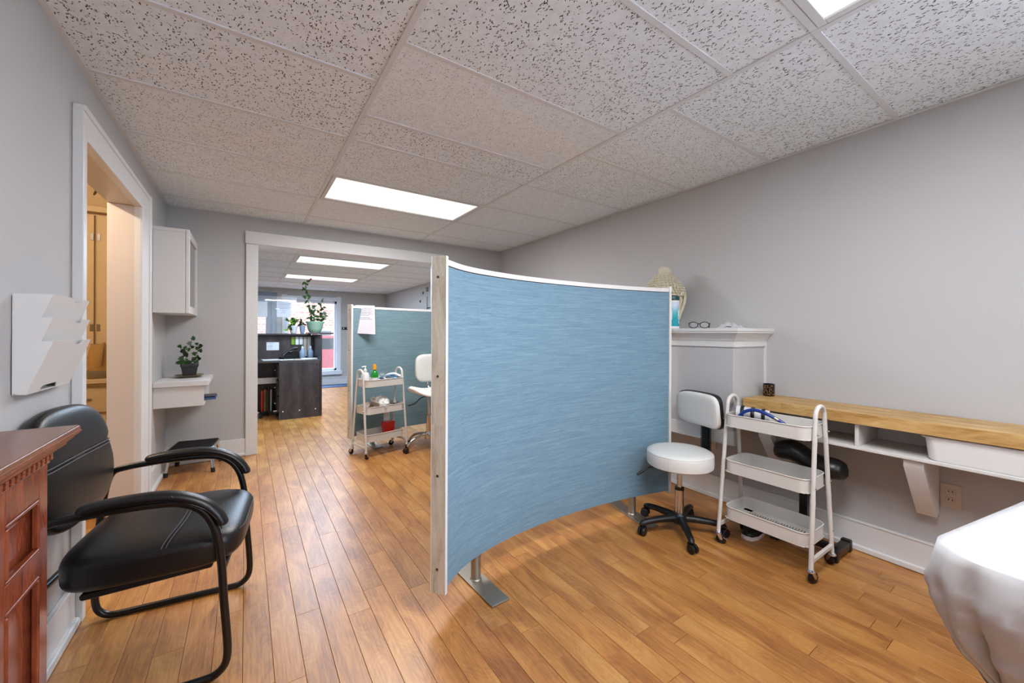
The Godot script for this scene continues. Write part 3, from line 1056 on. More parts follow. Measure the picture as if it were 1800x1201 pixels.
func build_right_wall() -> void:
	# worktop: five oak strips glued side by side
	var t := right_thing("oak_worktop", "long oak strip worktop fixed along the grey right wall", "countertop", Vector3(0, 0.744, 0))
	var z0 := 1.2
	var z1 := -1.210
	for i in 6:
		var b := MB.new()
		var k: float = [0.90, 1.08, 0.82, 1.06, 0.88, 1.0][i]
		b.tint = Color(k, k * 0.99, k * 0.97)
		b.box(Vector3(-0.004 - (i + 0.5) * 0.05, 0.028, (z0 + z1) / 2), Vector3(0.0495, 0.056, z0 - z1), 0.0018, Transform3D(), Vector2(i * 1.7, i * 0.37))
		part(t, "strip", b, M.counter_wood)
	# white open shelf below it
	t = right_thing("open_shelf", "white painted open shelf with dividers under the oak worktop", "shelf", Vector3(0, 0.615, 0))
	part(t, "board", one_box(Vector3(-0.145, 0.008, -0.01), Vector3(0.285, 0.017, 2.38), 0.003), M.white_paint)
	part(t, "back_panel", one_box(Vector3(-0.004, 0.073, -0.02), Vector3(0.006, 0.11, 2.40), 0.001), M.white_paint)
	for z in [-1.195, -0.668, 0.2, 1.17]:
		part(t, "divider", one_box(Vector3(-0.146, 0.0725, z), Vector3(0.272, 0.112, 0.017), 0.002), M.white_paint)
	for z in [-1.10, -0.467, 0.5]:
		var b := MB.new()
		b.extrude(PackedVector2Array([Vector2(-0.004, -0.005), Vector2(-0.27, -0.005), Vector2(-0.27, -0.035), Vector2(-0.055, -0.305), Vector2(-0.004, -0.295)]), 0.068, move(0, 0, z - 0.034))
		part(t, "bracket", b, M.white_paint)
	# storage tub
	t = right_thing("storage_tub", "white plastic tub pushed onto the shelf under the worktop", "tub", Vector3(-0.152, 0.6325, -0.165))
	var rows := []
	for q in [[0.255, 0.50, 0.0], [0.262, 0.515, 0.008], [0.268, 0.535, 0.095], [0.276, 0.560, 0.098], [0.276, 0.562, 0.106], [0.266, 0.548, 0.107], [0.258, 0.522, 0.092], [0.248, 0.495, 0.008]]:
		rows.append(Array(rounded_rect(q[0], q[1], 0.035)).map(func(p): return Vector3(p.x, q[2], p.y)))
	var m := MB.new()
	m.grid(rows, true, Vector2.ONE, true)
	part(t, "walls", m, M.bright_white)
	m = MB.new()
	var foot := rounded_rect(0.25, 0.496, 0.034)
	m.extrude(foot, 0.008, Transform3D(Basis(Vector3.RIGHT, PI / 2), Vector3(0, 0.008, 0)))
	part(t, "base", m, M.bright_white)
	outlet("double wall outlet under the worktop beside the shelf bracket", 0.417, -0.395)
	outlet("wall outlet under the mantel behind the white stool", 0.405, -1.585)
	# small black holder with gold lettering
	t = right_thing("candle_holder", "small black votive holder with gold specks on worktop corner", "candle holder", Vector3(-0.085, 0.8005, -1.162))
	part(t, "cup", one_lathe([Vector2(0.0, 0.0), Vector2(0.029, 0.0), Vector2(0.032, 0.004), Vector2(0.032, 0.076), Vector2(0.029, 0.076), Vector2(0.028, 0.01), Vector2(0.0, 0.008)], 28), M.black_gloss)
	var gold := mat("gold", Color(0.85, 0.62, 0.30), 0.35, 0.6)
	var dots := MB.new()
	var r := RandomNumberGenerator.new()
	r.seed = 5
	for j in 6:
		for i in 20:
			if r.randf() < 0.62:
				var g := TAU * (i + r.randf() * 0.5) / 20
				dots.box(Vector3.ZERO, Vector3(r.randf_range(0.002, 0.006), r.randf_range(0.002, 0.005), 0.001), 0.0, Transform3D(Basis(Vector3.UP, -g + PI / 2), Vector3(cos(g) * 0.0323, 0.012 + j * 0.0105, sin(g) * 0.0323)))
	part(t, "gold_pattern", dots, gold).set_meta("kind", "stuff")

	# mantel, boxed in and floating above the floor
	t = right_thing("mantel", "white boxed-in mantel with moulded shelf on the grey wall", "mantel", Vector3(0, 0, -1.9))
	var zn := 1.9 - 1.222
	var zf := -0.72
	var zc := (zn + zf) / 2
	var wide := zn - zf
	part(t, "body", one_box(Vector3(-0.193, 0.865, zc), Vector3(0.386, 0.53, wide), 0.003), M.wall_grey)
	part(t, "lower_board", one_box(Vector3(-0.35, 0.556, zc), Vector3(0.075, 0.092, wide + 0.006), 0.003), M.white_paint)
	part(t, "corner_strip", one_box(Vector3(-0.012, 0.96, zn + 0.004), Vector3(0.022, 0.34, 0.010), 0.002), M.white_paint)
	for band in [[[0.0, 1.110], [0.008, 1.110], [0.008, 1.150], [0.0, 1.150]], [[0.0, 1.149], [0.012, 1.149], [0.014, 1.156], [0.020, 1.166], [0.030, 1.180], [0.042, 1.192], [0.050, 1.196], [0.050, 1.2035], [0.0, 1.2035]]]:
		var mb := MB.new()
		for i in band.size() - 1:
			var a0: float = band[i][0]
			var a1: float = band[i + 1][0]
			var y0: float = band[i][1]
			var y1: float = band[i + 1][1]
			var lo := [Vector3(-0.386 - a0, y0, zf), Vector3(-0.386 - a0, y0, zn + a0), Vector3(-0.001, y0, zn + a0)]
			var hi := [Vector3(-0.386 - a1, y1, zf), Vector3(-0.386 - a1, y1, zn + a1), Vector3(-0.001, y1, zn + a1)]
			for j in 2:
				mb.quad(lo[j], lo[j + 1], hi[j + 1], hi[j])
		part(t, "moulding", mb, M.white_paint)
	part(t, "shelf_top", one_box(Vector3(-0.220, 1.2145, zc + 0.026), Vector3(0.44, 0.021, wide + 0.056), 0.004), M.white_paint)

	build_bust()
	build_wipes()
	# blue framed goggles
	t = right_thing("safety_glasses", "navy framed safety glasses lying on the mantel shelf", "glasses", Vector3(-0.30, 1.2255, -1.50), 0.5)
	for s in [-1, 1]:
		var ring := []
		for i in 16:
			var g := TAU * i / 16
			ring.append(Vector3(0.0, 0.024 + sin(g) * 0.020, s * 0.034 + cos(g) * 0.028))
		var f := MB.new()
		f.tube(ring, 0.0028, 6, true)
		part(t, "rim", f, M.navy)
		part(t, "temple", one_tube(curve([Vector3(0, 0.034, s * 0.062), Vector3(0.05, 0.036, s * 0.066), Vector3(0.10, 0.026, s * 0.06), Vector3(0.125, 0.004, s * 0.055)], 4), 0.003, 6), M.navy)
		var lens := MB.new()
		lens.lathe([Vector2(0.0, 0.0), Vector2(0.024, 0.0), Vector2(0.024, 0.001), Vector2(0.0, 0.001)], 16, Transform3D(Basis(Vector3.FORWARD, PI / 2).scaled(Vector3(1, 0.75, 1)), Vector3(0, 0.024, s * 0.034)))
		part(t, "lens", lens, M.glass)
	part(t, "bridge", one_tube([Vector3(0, 0.03, -0.008), Vector3(-0.003, 0.034, 0), Vector3(0, 0.03, 0.008)], 0.003, 6), M.navy)
	# crumpled wrapper
	t = right_thing("plastic_wrapper", "crumpled clear plastic wrapper on the mantel shelf end", "wrapper", Vector3(-0.28, 1.2255, -1.30))
	rows = []
	r.seed = 12
	for i in 9:
		var row := []
		for j in 15:
			var e := minf(minf(i, 8 - i) / 3.0, minf(j, 14 - j) / 4.0)
			row.append(Vector3((i - 4) * 0.011 + r.randf_range(-0.004, 0.004), 0.002 + minf(e, 1.0) * r.randf_range(0.004, 0.040), (j - 7) * 0.0105 + r.randf_range(-0.004, 0.004)))
		rows.append(row)
	m = MB.new()
	m.grid(rows)
	part(t, "film", m, M.clear_plastic)
	part(t, "strap", one_tube(curve([Vector3(-0.03, 0.004, -0.02), Vector3(-0.035, 0.012, 0.0), Vector3(-0.03, 0.006, 0.03), Vector3(0.0, 0.004, 0.05)], 4), 0.0022, 6), M.black_plastic)


func build_bust() -> void:
	var t := right_thing("buddha_bust", "pale plaster Buddha head with curled hair on the mantel", "statue", Vector3(-0.185, 1.2255, -1.855))
	# faces into the room (towards -x); ears on the z sides. Heights from the shelf.
	var surf := func(g: float, y: float) -> Vector3:
		# g: angle about y measured from the face direction
		var prof := [Vector2(0.0, 0.085), Vector2(0.03, 0.083), Vector2(0.07, 0.086), Vector2(0.10, 0.102), Vector2(0.15, 0.126), Vector2(0.21, 0.140), Vector2(0.27, 0.140), Vector2(0.305, 0.129), Vector2(0.335, 0.108), Vector2(0.358, 0.090), Vector2(0.38, 0.073), Vector2(0.40, 0.058), Vector2(0.415, 0.046), Vector2(0.43, 0.0)]
		var r := 0.0
		for i in prof.size() - 1:
			if y >= prof[i].x and y <= prof[i + 1].x:
				var f: float = (y - prof[i].x) / (prof[i + 1].x - prof[i].x)
				r = lerpf(prof[i].y, prof[i + 1].y, smoothstep(0, 1, f) * 0.5 + f * 0.5)
		var front := cos(g)
		var depth := r * (1.10 if front > 0 else 1.02)
		var p := Vector3(-depth * front, y, r * 0.98 * sin(g))
		# chin, mouth, nose and brows on the face side
		if front > 0.3 and y > 0.085 and y < 0.28:
			var s := sin(g) * r
			p.x -= 0.022 * exp(-pow(s / 0.014, 2)) * smoothstep(0.15, 0.17, y) * (1.0 - smoothstep(0.17, 0.245, y) * 0.8)
			p.x -= 0.010 * exp(-pow(s / 0.026, 2)) * exp(-pow((y - 0.135) / 0.012, 2))
			p.x -= 0.012 * exp(-pow(s / 0.03, 2)) * exp(-pow((y - 0.100) / 0.016, 2))
			p.x -= 0.007 * exp(-pow((absf(s) - 0.042) / 0.03, 2)) * exp(-pow((y - 0.238) / 0.010, 2))
			p.x += 0.008 * exp(-pow((absf(s) - 0.042) / 0.02, 2)) * exp(-pow((y - 0.212) / 0.014, 2))
		return p
	var rows := []
	for i in 61:
		var y := 0.43 * i / 60.0
		var row := []
		for j in 56:
			row.append(surf.call(TAU * j / 56, y))
		rows.append(row)
	var b := MB.new()
	b.grid(rows, true, Vector2.ONE, false)
	b.lathe([Vector2(0.0, 0.0), Vector2(0.087, 0.0)], 32)
	part(t, "head", b, M.plaster_bust)
	# hair: rows of small curls
	var curls := MB.new()
	var y := 0.10
	var row_no := 0
	while y < 0.412:
		var ring_r: float = (surf.call(PI / 2, y) as Vector3).length()
		ring_r = Vector2(surf.call(PI / 2, y).x, surf.call(PI / 2, y).z).length()
		var count := maxi(int(TAU * ring_r / 0.0225), 6)
		for i in count:
			var g := TAU * (i + 0.5 * (row_no % 2)) / count
			var a := absf(wrapf(g, -PI, PI))
			var line := 1.80 if y < 0.235 else lerpf(1.70, 0.0, clampf((y - 0.235) / 0.055, 0, 1))
			if a < line:
				continue
			var p: Vector3 = surf.call(g, y)
			var out := Vector3(p.x, 0.04 if y < 0.34 else 0.09, p.z).normalized()
			var up := Basis(Quaternion(Vector3.UP, out))
			curls.lathe([Vector2(0.0094, -0.004), Vector2(0.0094, 0.006), Vector2(0.0066, 0.0145), Vector2(0.0, 0.0175)], 8, Transform3D(up, p))
		y += 0.0185
		row_no += 1
	part(t, "hair_curls", curls, M.plaster_bust).set_meta("kind", "stuff")
	part(t, "topknot", one_lathe([Vector2(0.036, 0.405), Vector2(0.047, 0.422), Vector2(0.048, 0.440), Vector2(0.042, 0.460), Vector2(0.028, 0.474), Vector2(0.012, 0.481), Vector2(0.0, 0.482)], 24), M.plaster_bust)
	for s in [-1, 1]:
		var pts := curve([Vector3(-0.010, 0.255, s * 0.140), Vector3(0.018, 0.268, s * 0.148), Vector3(0.036, 0.240, s * 0.150), Vector3(0.028, 0.190, s * 0.146), Vector3(0.012, 0.130, s * 0.134), Vector3(0.006, 0.075, s * 0.120)], 5)
		part(t, "ear", one_tube(pts, 0.0105, 8), M.plaster_bust)
		part(t, "ear_lobe", one_tube(curve([Vector3(-0.012, 0.235, s * 0.142), Vector3(0.000, 0.20, s * 0.140), Vector3(-0.004, 0.14, s * 0.130), Vector3(0.004, 0.070, s * 0.118)], 5), 0.008, 8), M.plaster_bust)


func build_wipes() -> void:
	var t := right_thing("wipes_canister", "teal and white disinfectant wipes canister with dark green lid", "canister", Vector3(-0.365, 1.2255, -1.655))
	var im := Image.create(512, 512, false, Image.FORMAT_RGB8)
	for y in 512:
		for x in 512:
			var f := clampf((y - 110.0) / 260.0 + 0.12 * sin(x * TAU / 512.0), 0, 1)
			im.set_pixel(x, y, Color(0.80, 0.84, 0.90).lerp(Color(0.02, 0.60, 0.66), f))
	for q in 3:
		var cx := 85 + q * 171
		for y in range(60, 120):
			for x in range(cx - 30, cx + 30):
				var d := Vector2(x - cx, y - 90).length()
				if d < 22:
					im.set_pixel(x, y, Color(0.96, 0.96, 0.97))
				if d < 22 and d > 13 and (x - cx) * 0.6 + (y - 90) > -6:
					im.set_pixel(x, y, Color(0.05, 0.05, 0.06))
		im.fill_rect(Rect2i(cx - 45, 175, 90, 190), Color(0.86, 0.92, 0.93))
		for k in 9:
			im.fill_rect(Rect2i(cx - 38, 186 + k * 18, 40 + (k * 37) % 36, 7), Color(0.55, 0.68, 0.72))
		im.fill_rect(Rect2i(cx + 4, 300, 34, 50), Color(0.93, 0.70, 0.74))
		im.fill_rect(Rect2i(cx - 34, 380, 68, 70), Color(0.88, 0.93, 0.95))
		im.fill_rect(Rect2i(cx - 5, 388, 10, 50), Color(0.30, 0.36, 0.48))
	var lm := textured("wipes_label", im, 0.3)
	part(t, "bottom_rim", one_lathe([Vector2(0.0, 0.0), Vector2(0.042, 0.0), Vector2(0.0435, 0.004), Vector2(0.0435, 0.014), Vector2(0.042, 0.016)], 36), M.bright_white)
	var b := MB.new()
	var rows := []
	for y in [0.185, 0.014]:
		var row := []
		for j in 37:
			var g := TAU * j / 36
			row.append(Vector3(cos(g) * 0.0425, y, sin(g) * 0.0425))
		rows.append(row)
	b.grid(rows, false, Vector2(1, 1), false)
	part(t, "label_wrap", b, lm)
	part(t, "neck", one_lathe([Vector2(0.0425, 0.184), Vector2(0.042, 0.192), Vector2(0.040, 0.196)], 36), M.bright_white)
	part(t, "lid", one_lathe([Vector2(0.0425, 0.195), Vector2(0.0430, 0.200), Vector2(0.0425, 0.222), Vector2(0.040, 0.226), Vector2(0.0, 0.226)], 36), M.teal_dark)
	part(t, "flip_cap", one_box(Vector3(0, 0.229, 0), Vector3(0.04, 0.006, 0.03), 0.002), M.teal_dark)


# ---------------------------------------------------------------- rolling stools
func caster(parent: Node3D, at: Vector3, turn: float) -> void:
	var c := part(parent, "caster", one_lathe([Vector2(0.0, 0.052), Vector2(0.019, 0.050), Vector2(0.021, 0.030), Vector2(0.019, 0.022)], 16), M.black_plastic, move(at.x, at.y, at.z, turn))
	for s in [-1, 1]:
		var w := MB.new()
		w.lathe([Vector2(0.0, -0.008), Vector2(0.021, -0.008), Vector2(0.0255, -0.004), Vector2(0.0255, 0.004), Vector2(0.021, 0.008), Vector2(0.0, 0.008)], 20, Transform3D(Basis(Vector3.RIGHT, PI / 2), Vector3(0.012, 0.0256, s * 0.0125)))
		part(c, "wheel", w, M.black_plastic)


func build_stools() -> void:
	# white stool with a back, beside the blue screen
	var at := Vector3(2.17, 0, -1.41)
	var t := thing("rolling_stool", "white vinyl rolling stool with backrest beside the blue screen", "stool", at)
	for deg in [-156.0, 132.5, 51.0, -89.5, -17.0]:
		var g := deg_to_rad(deg)
		var d := Vector3(cos(g), 0, sin(g))
		var q := func(r: float, y: float) -> Vector3: return Vector3(d.x * r, y, d.z * r)
		var m := MB.new()
		m.tube([q.call(0.02, 0.082), q.call(0.08, 0.084), q.call(0.16, 0.080), q.call(0.215, 0.074), q.call(0.242, 0.066), q.call(0.25, 0.056)], [0.024, 0.0225, 0.020, 0.0185, 0.0175, 0.012], 10, false, Vector3.UP.cross(d), 0.9)
		part(t, "base_leg", m, M.black_plastic)
		caster(t, q.call(0.235, 0.0), -g + 0.6)
	part(t, "hub", one_lathe([Vector2(0.0, 0.058), Vector2(0.042, 0.058), Vector2(0.046, 0.085), Vector2(0.036, 0.108), Vector2(0.030, 0.115), Vector2(0.0, 0.115)], 24), M.black_plastic)
	part(t, "outer_column", one_lathe([Vector2(0.0255, 0.110), Vector2(0.0255, 0.255), Vector2(0.026, 0.262), Vector2(0.021, 0.266), Vector2(0.0, 0.266)], 28), M.chrome)
	part(t, "column_collar", one_lathe([Vector2(0.0268, 0.252), Vector2(0.0268, 0.266), Vector2(0.016, 0.268)], 24), M.black_gloss)
	part(t, "gas_column", one_lathe([Vector2(0.0145, 0.262), Vector2(0.0145, 0.400), Vector2(0.0, 0.400)], 24), M.chrome)
	part(t, "seat_plate", one_lathe([Vector2(0.0, 0.392), Vector2(0.10, 0.392), Vector2(0.10, 0.404), Vector2(0.0, 0.404)], 24), M.black_plastic)
	var prof := [Vector2(0.0, 0.402), Vector2(0.178, 0.402), Vector2(0.186, 0.408), Vector2(0.188, 0.430), Vector2(0.188, 0.468), Vector2(0.184, 0.480), Vector2(0.172, 0.489), Vector2(0.14, 0.495), Vector2(0.08, 0.499), Vector2(0.0, 0.500)]
	var seat := part(t, "seat", one_lathe(prof, 56), M.vinyl_white)
	var ring := []
	for i in 48:
		ring.append(Vector3(cos(TAU * i / 48) * 0.1845, 0.4785, sin(TAU * i / 48) * 0.1845))
	var pip := MB.new()
	pip.tube(ring, 0.0022, 6, true)
	part(seat, "piping", pip, M.vinyl_white)
	part(seat, "side_seam", one_box(Vector3(-0.1815, 0.440, 0.050), Vector3(0.003, 0.062, 0.0016), 0.0005), M.paper_grey)
	part(t, "lever", one_tube([Vector3(-0.05, 0.392, -0.06), Vector3(-0.13, 0.375, -0.12), Vector3(-0.175, 0.345, -0.145)], 0.0045, 8), M.black_tube)
	part(t, "lever_grip", one_tube([Vector3(-0.158, 0.356, -0.137), Vector3(-0.195, 0.332, -0.157)], [0.0085, 0.0075], 10), M.black_plastic)
	# back: strap with a ribbed cover, padded rest
	var bt := deg_to_rad(15.0)
	var bx := Transform3D(Basis(Vector3.UP, -bt), Vector3(0.19, 0, 0.03))
	# in bx: +x points away from the sitter, z across
	part(t, "back_bar", one_tube([Vector3(0.02, 0.397, 0.0), Vector3(0.16, 0.397, 0.02), Vector3(0.215, 0.420, 0.028), Vector3(0.222, 0.48, 0.03)], 0.011, 10), M.black_tube)
	var rib := MB.new()
	rib.box(Vector3(0.030, 0.56, 0), Vector3(0.022, 0.20, 0.046), 0.004)
	for i in 19:
		rib.box(Vector3(0.030, 0.468 + i * 0.0100, 0), Vector3(0.034, 0.0056, 0.058), 0.0024)
	part(t, "back_strap", rib, M.black_plastic, bx)
	var pad := MB.new()
	var tilt := Transform3D(Basis(Vector3.FORWARD, -0.12), Vector3(-0.006, 0.722, 0))
	pad.pillow(Vector3.ZERO, Vector3(0.030, 0.102, 0.166), 0.42, 0.42, tilt, 40, 20)
	for i in pad.v.size():       # curves round the sitter
		pad.v[i].x -= 1.0 * pad.v[i].z * pad.v[i].z
	var back := part(t, "backrest", pad, M.vinyl_white, bx)
	var shell := MB.new()
	shell.pillow(Vector3(0.016, 0, 0), Vector3(0.020, 0.105, 0.169), 0.35, 0.35, tilt, 40, 14)
	for i in shell.v.size():
		shell.v[i].x -= 1.0 * shell.v[i].z * shell.v[i].z
	part(back, "back_shell", shell, M.black_plastic)

	# saddle stool half hidden behind the screen's end board
	t = thing("saddle_stool", "white saddle stool with polished chrome base behind the teal screen's cart", "stool", Vector3(1.565, 0, -3.86))
	for i in 5:
		var g := deg_to_rad(168.0 + 72.0 * i)
		var d := Vector3(cos(g), 0, sin(g))
		var pts := curve([d * 0.03 + Vector3.UP * 0.150, d * 0.10 + Vector3.UP * 0.145, d * 0.19 + Vector3.UP * 0.115, d * 0.245 + Vector3.UP * 0.065], 4)
		part(t, "base_leg", one_tube(pts, 0.0125, 10), M.chrome)
		caster(t, d * 0.25, -g)
	part(t, "hub", one_lathe([Vector2(0.0, 0.10), Vector2(0.036, 0.10), Vector2(0.040, 0.150), Vector2(0.030, 0.175), Vector2(0.0, 0.175)], 24), M.chrome)
	part(t, "column", one_lathe([Vector2(0.025, 0.17), Vector2(0.025, 0.34), Vector2(0.014, 0.345), Vector2(0.014, 0.54), Vector2(0.0, 0.54)], 24), M.chrome)
	var rows := []
	for i in 17:
		var a := i / 16.0 * 2.0 - 1.0
		var row := []
		for j in 24:
			var g := TAU * j / 24
			var half := 0.17 * sqrt(maxf(1.0 - pow(absf(a), 3.0), 0.0))
			var z := cos(g) * half
			var lift := 0.050 * pow(absf(a), 2.0) * (1.0 if a < 0 else 1.6) - 0.030 * pow(z / 0.17, 2.0)
			row.append(Vector3(a * 0.21, 0.585 + lift + sin(g) * 0.036 * (1.0 - 0.4 * pow(absf(a), 6.0)) * (1.0 if half > 0.001 else 0.0), z))
		rows.append(row)
	var m := MB.new()
	m.grid(rows, true, Vector2.ONE, false)
	part(t, "saddle_seat", m, M.vinyl_white, move(0, 0, 0, 0.1))
	part(t, "lever", one_tube(curve([Vector3(-0.02, 0.545, 0.02), Vector3(-0.10, 0.530, 0.04), Vector3(-0.165, 0.485, 0.05), Vector3(-0.235, 0.47, 0.06)], 4), 0.006, 8), M.black_tube)
	part(t, "back_bar", one_tube(curve([Vector3(0.0, 0.545, -0.02), Vector3(0.10, 0.55, -0.10), Vector3(0.07, 0.62, -0.20), Vector3(0.09, 0.75, -0.21)], 4), 0.011, 10), M.chrome)
	m = MB.new()
	m.pillow(Vector3(0.10, 0.81, -0.20), Vector3(0.17, 0.15, 0.035), 0.5, 0.5, Transform3D(), 32, 16)
	part(t, "backrest", m, M.vinyl_white)

	# black padded kneeling seat under the worktop
	t = thing("kneeling_chair", "black padded kneeling chair standing under the oak worktop", "chair", Vector3(2.65, 0, -0.90), 0.0)
	m = MB.new()
	rows = []
	for i in 25:
		var a := i / 24.0 * 2.0 - 1.0
		var row := []
		for j in 20:
			var g := TAU * j / 20
			var half := 0.075 * pow(maxf(1.0 - pow(absf(a), 5.0), 0.0), 0.5)
			var hump := 0.030 * exp(-pow((a + 0.45) / 0.4, 2)) - 0.014 * exp(-pow((a - 0.25) / 0.3, 2))
			row.append(Vector3(-0.05 + cos(g) * half, 0.488 + hump + sin(g) * 0.058 * (half / 0.075 * 0.7 + 0.3) - 0.018 * a, a * 0.175))
		rows.append(row)
	m.grid(rows, true, Vector2.ONE, false)
	part(t, "seat_pad", m, M.leather)
	part(t, "post", one_box(Vector3(-0.055, 0.265, -0.02), Vector3(0.034, 0.42, 0.040), 0.004), M.black_tube)
	var knob := MB.new()
	knob.lathe([Vector2(0.0, 0.0), Vector2(0.020, 0.0), Vector2(0.022, 0.008), Vector2(0.020, 0.020), Vector2(0.0, 0.022)], 16, Transform3D(Basis(Vector3.RIGHT, PI / 2), Vector3(-0.055, 0.31, 0.012)))
	part(t, "knob", knob, M.black_plastic)
	part(t, "spine_bar", one_box(Vector3(-0.055, 0.055, -0.012), Vector3(0.036, 0.036, 0.28), 0.004), M.black_tube)
	part(t, "foot_bar", one_box(Vector3(0.0, 0.035, 0.125), Vector3(0.22, 0.045, 0.040), 0.004), M.black_tube)
	part(t, "foot_bar", one_box(Vector3(0.0, 0.035, -0.15), Vector3(0.22, 0.045, 0.040), 0.004), M.black_tube)
	for z in [0.125, -0.15]:
		for x in [-0.096, 0.096]:
			part(t, "end_cap", one_box(Vector3(x, 0.032, z), Vector3(0.032, 0.064, 0.046), 0.005), M.black_plastic)

	# pair of black sneakers
	for k in 1:
		var s := thing("sneaker", "black sneaker with a white sole on the floor under the cart", "shoe", Vector3(2.53, 0, -1.140), PI)
		var sole := PackedVector2Array()
		for q in [[0.13, 0.0], [0.12, 0.030], [0.07, 0.044], [0.0, 0.038], [-0.07, 0.032], [-0.12, 0.026], [-0.135, 0.0], [-0.12, -0.028], [-0.07, -0.034], [0.0, -0.040], [0.07, -0.046], [0.12, -0.032]]:
			sole.append(Vector2(q[0], q[1]))
		m = MB.new()
		m.extrude(sole, 0.020, Transform3D(Basis(Vector3.RIGHT, PI / 2), Vector3(0, 0.020, 0)), -1.0)
		part(s, "sole", m, M.bright_white)
		rows = []
		for lev in [[1.0, 0.019], [1.0, 0.035], [0.9, 0.060], [0.62, 0.085], [0.45, 0.092]]:
			var row := []
			for p in sole:
				var toe: float = clampf((p.x - 0.02) / 0.11, 0, 1)
				var y: float = 0.019 + (lev[1] - 0.019) * lerpf(1.0, 0.55, toe)
				var sx: float = lev[0] if p.x > 0 else lerpf(1.0, lev[0], 0.3)
				row.append(Vector3(p.x * sx * 0.97 - (1.0 - lev[0]) * 0.05, y, p.y * lerpf(lev[0], 1.0, 0.35) * 0.97))
			rows.append(row)
		m = MB.new()
		m.grid(rows, true, Vector2.ONE, false)
		part(s, "upper", m, M.black_plastic)
		for i in 4:
			part(s, "lace", one_tube([Vector3(0.075 - i * 0.022, 0.058 + i * 0.009, -0.018), Vector3(0.072 - i * 0.022, 0.064 + i * 0.009, 0.0), Vector3(0.075 - i * 0.022, 0.058 + i * 0.009, 0.018)], 0.0022, 6), M.thread)


# ---------------------------------------------------------------- three-tier carts
func tray_part(t: Node3D, y: float) -> void:
	var w := 0.235
	var l := 0.405
	var h := 0.068
	var r := 0.045
	var ring := func(ww: float, ll: float, rr: float, yy: float) -> Array: return Array(rounded_rect(ww, ll, rr, 6)).map(func(p): return Vector3(p.x, yy, p.y))
	var b := MB.new()
	b.grid([ring.call(w, l, r, y), ring.call(w, l, r, y + h)], true, Vector2.ONE, true)
	b.grid([ring.call(w - 0.004, l - 0.004, r - 0.002, y + h), ring.call(w - 0.004, l - 0.004, r - 0.002, y + 0.002)], true, Vector2.ONE, true)
	var tp := part(t, "tray", b, M.cart_white)
	b = MB.new()
	b.tube(ring.call(w + 0.001, l + 0.001, r, y + h), 0.0032, 6, true)
	part(tp, "rolled_rim", b, M.cart_white)
	b = MB.new()      # perforated floor
	for s in [-1, 1]:
		b.box(Vector3(s * (w / 2 - 0.022), y + 0.003, 0), Vector3(0.042, 0.003, l - 0.03))
		b.box(Vector3(0, y + 0.003, s * (l / 2 - 0.031)), Vector3(w - 0.03, 0.003, 0.060))
	for i in 4:
		b.box(Vector3(-0.045 + i * 0.030, y + 0.003, 0), Vector3(0.007, 0.003, 0.29))
	for i in 21:
		b.box(Vector3(0, y + 0.003, -0.1345 + i * 0.01345), Vector3(0.15, 0.003, 0.0065))
	part(tp, "perforated_floor", b, M.cart_white)


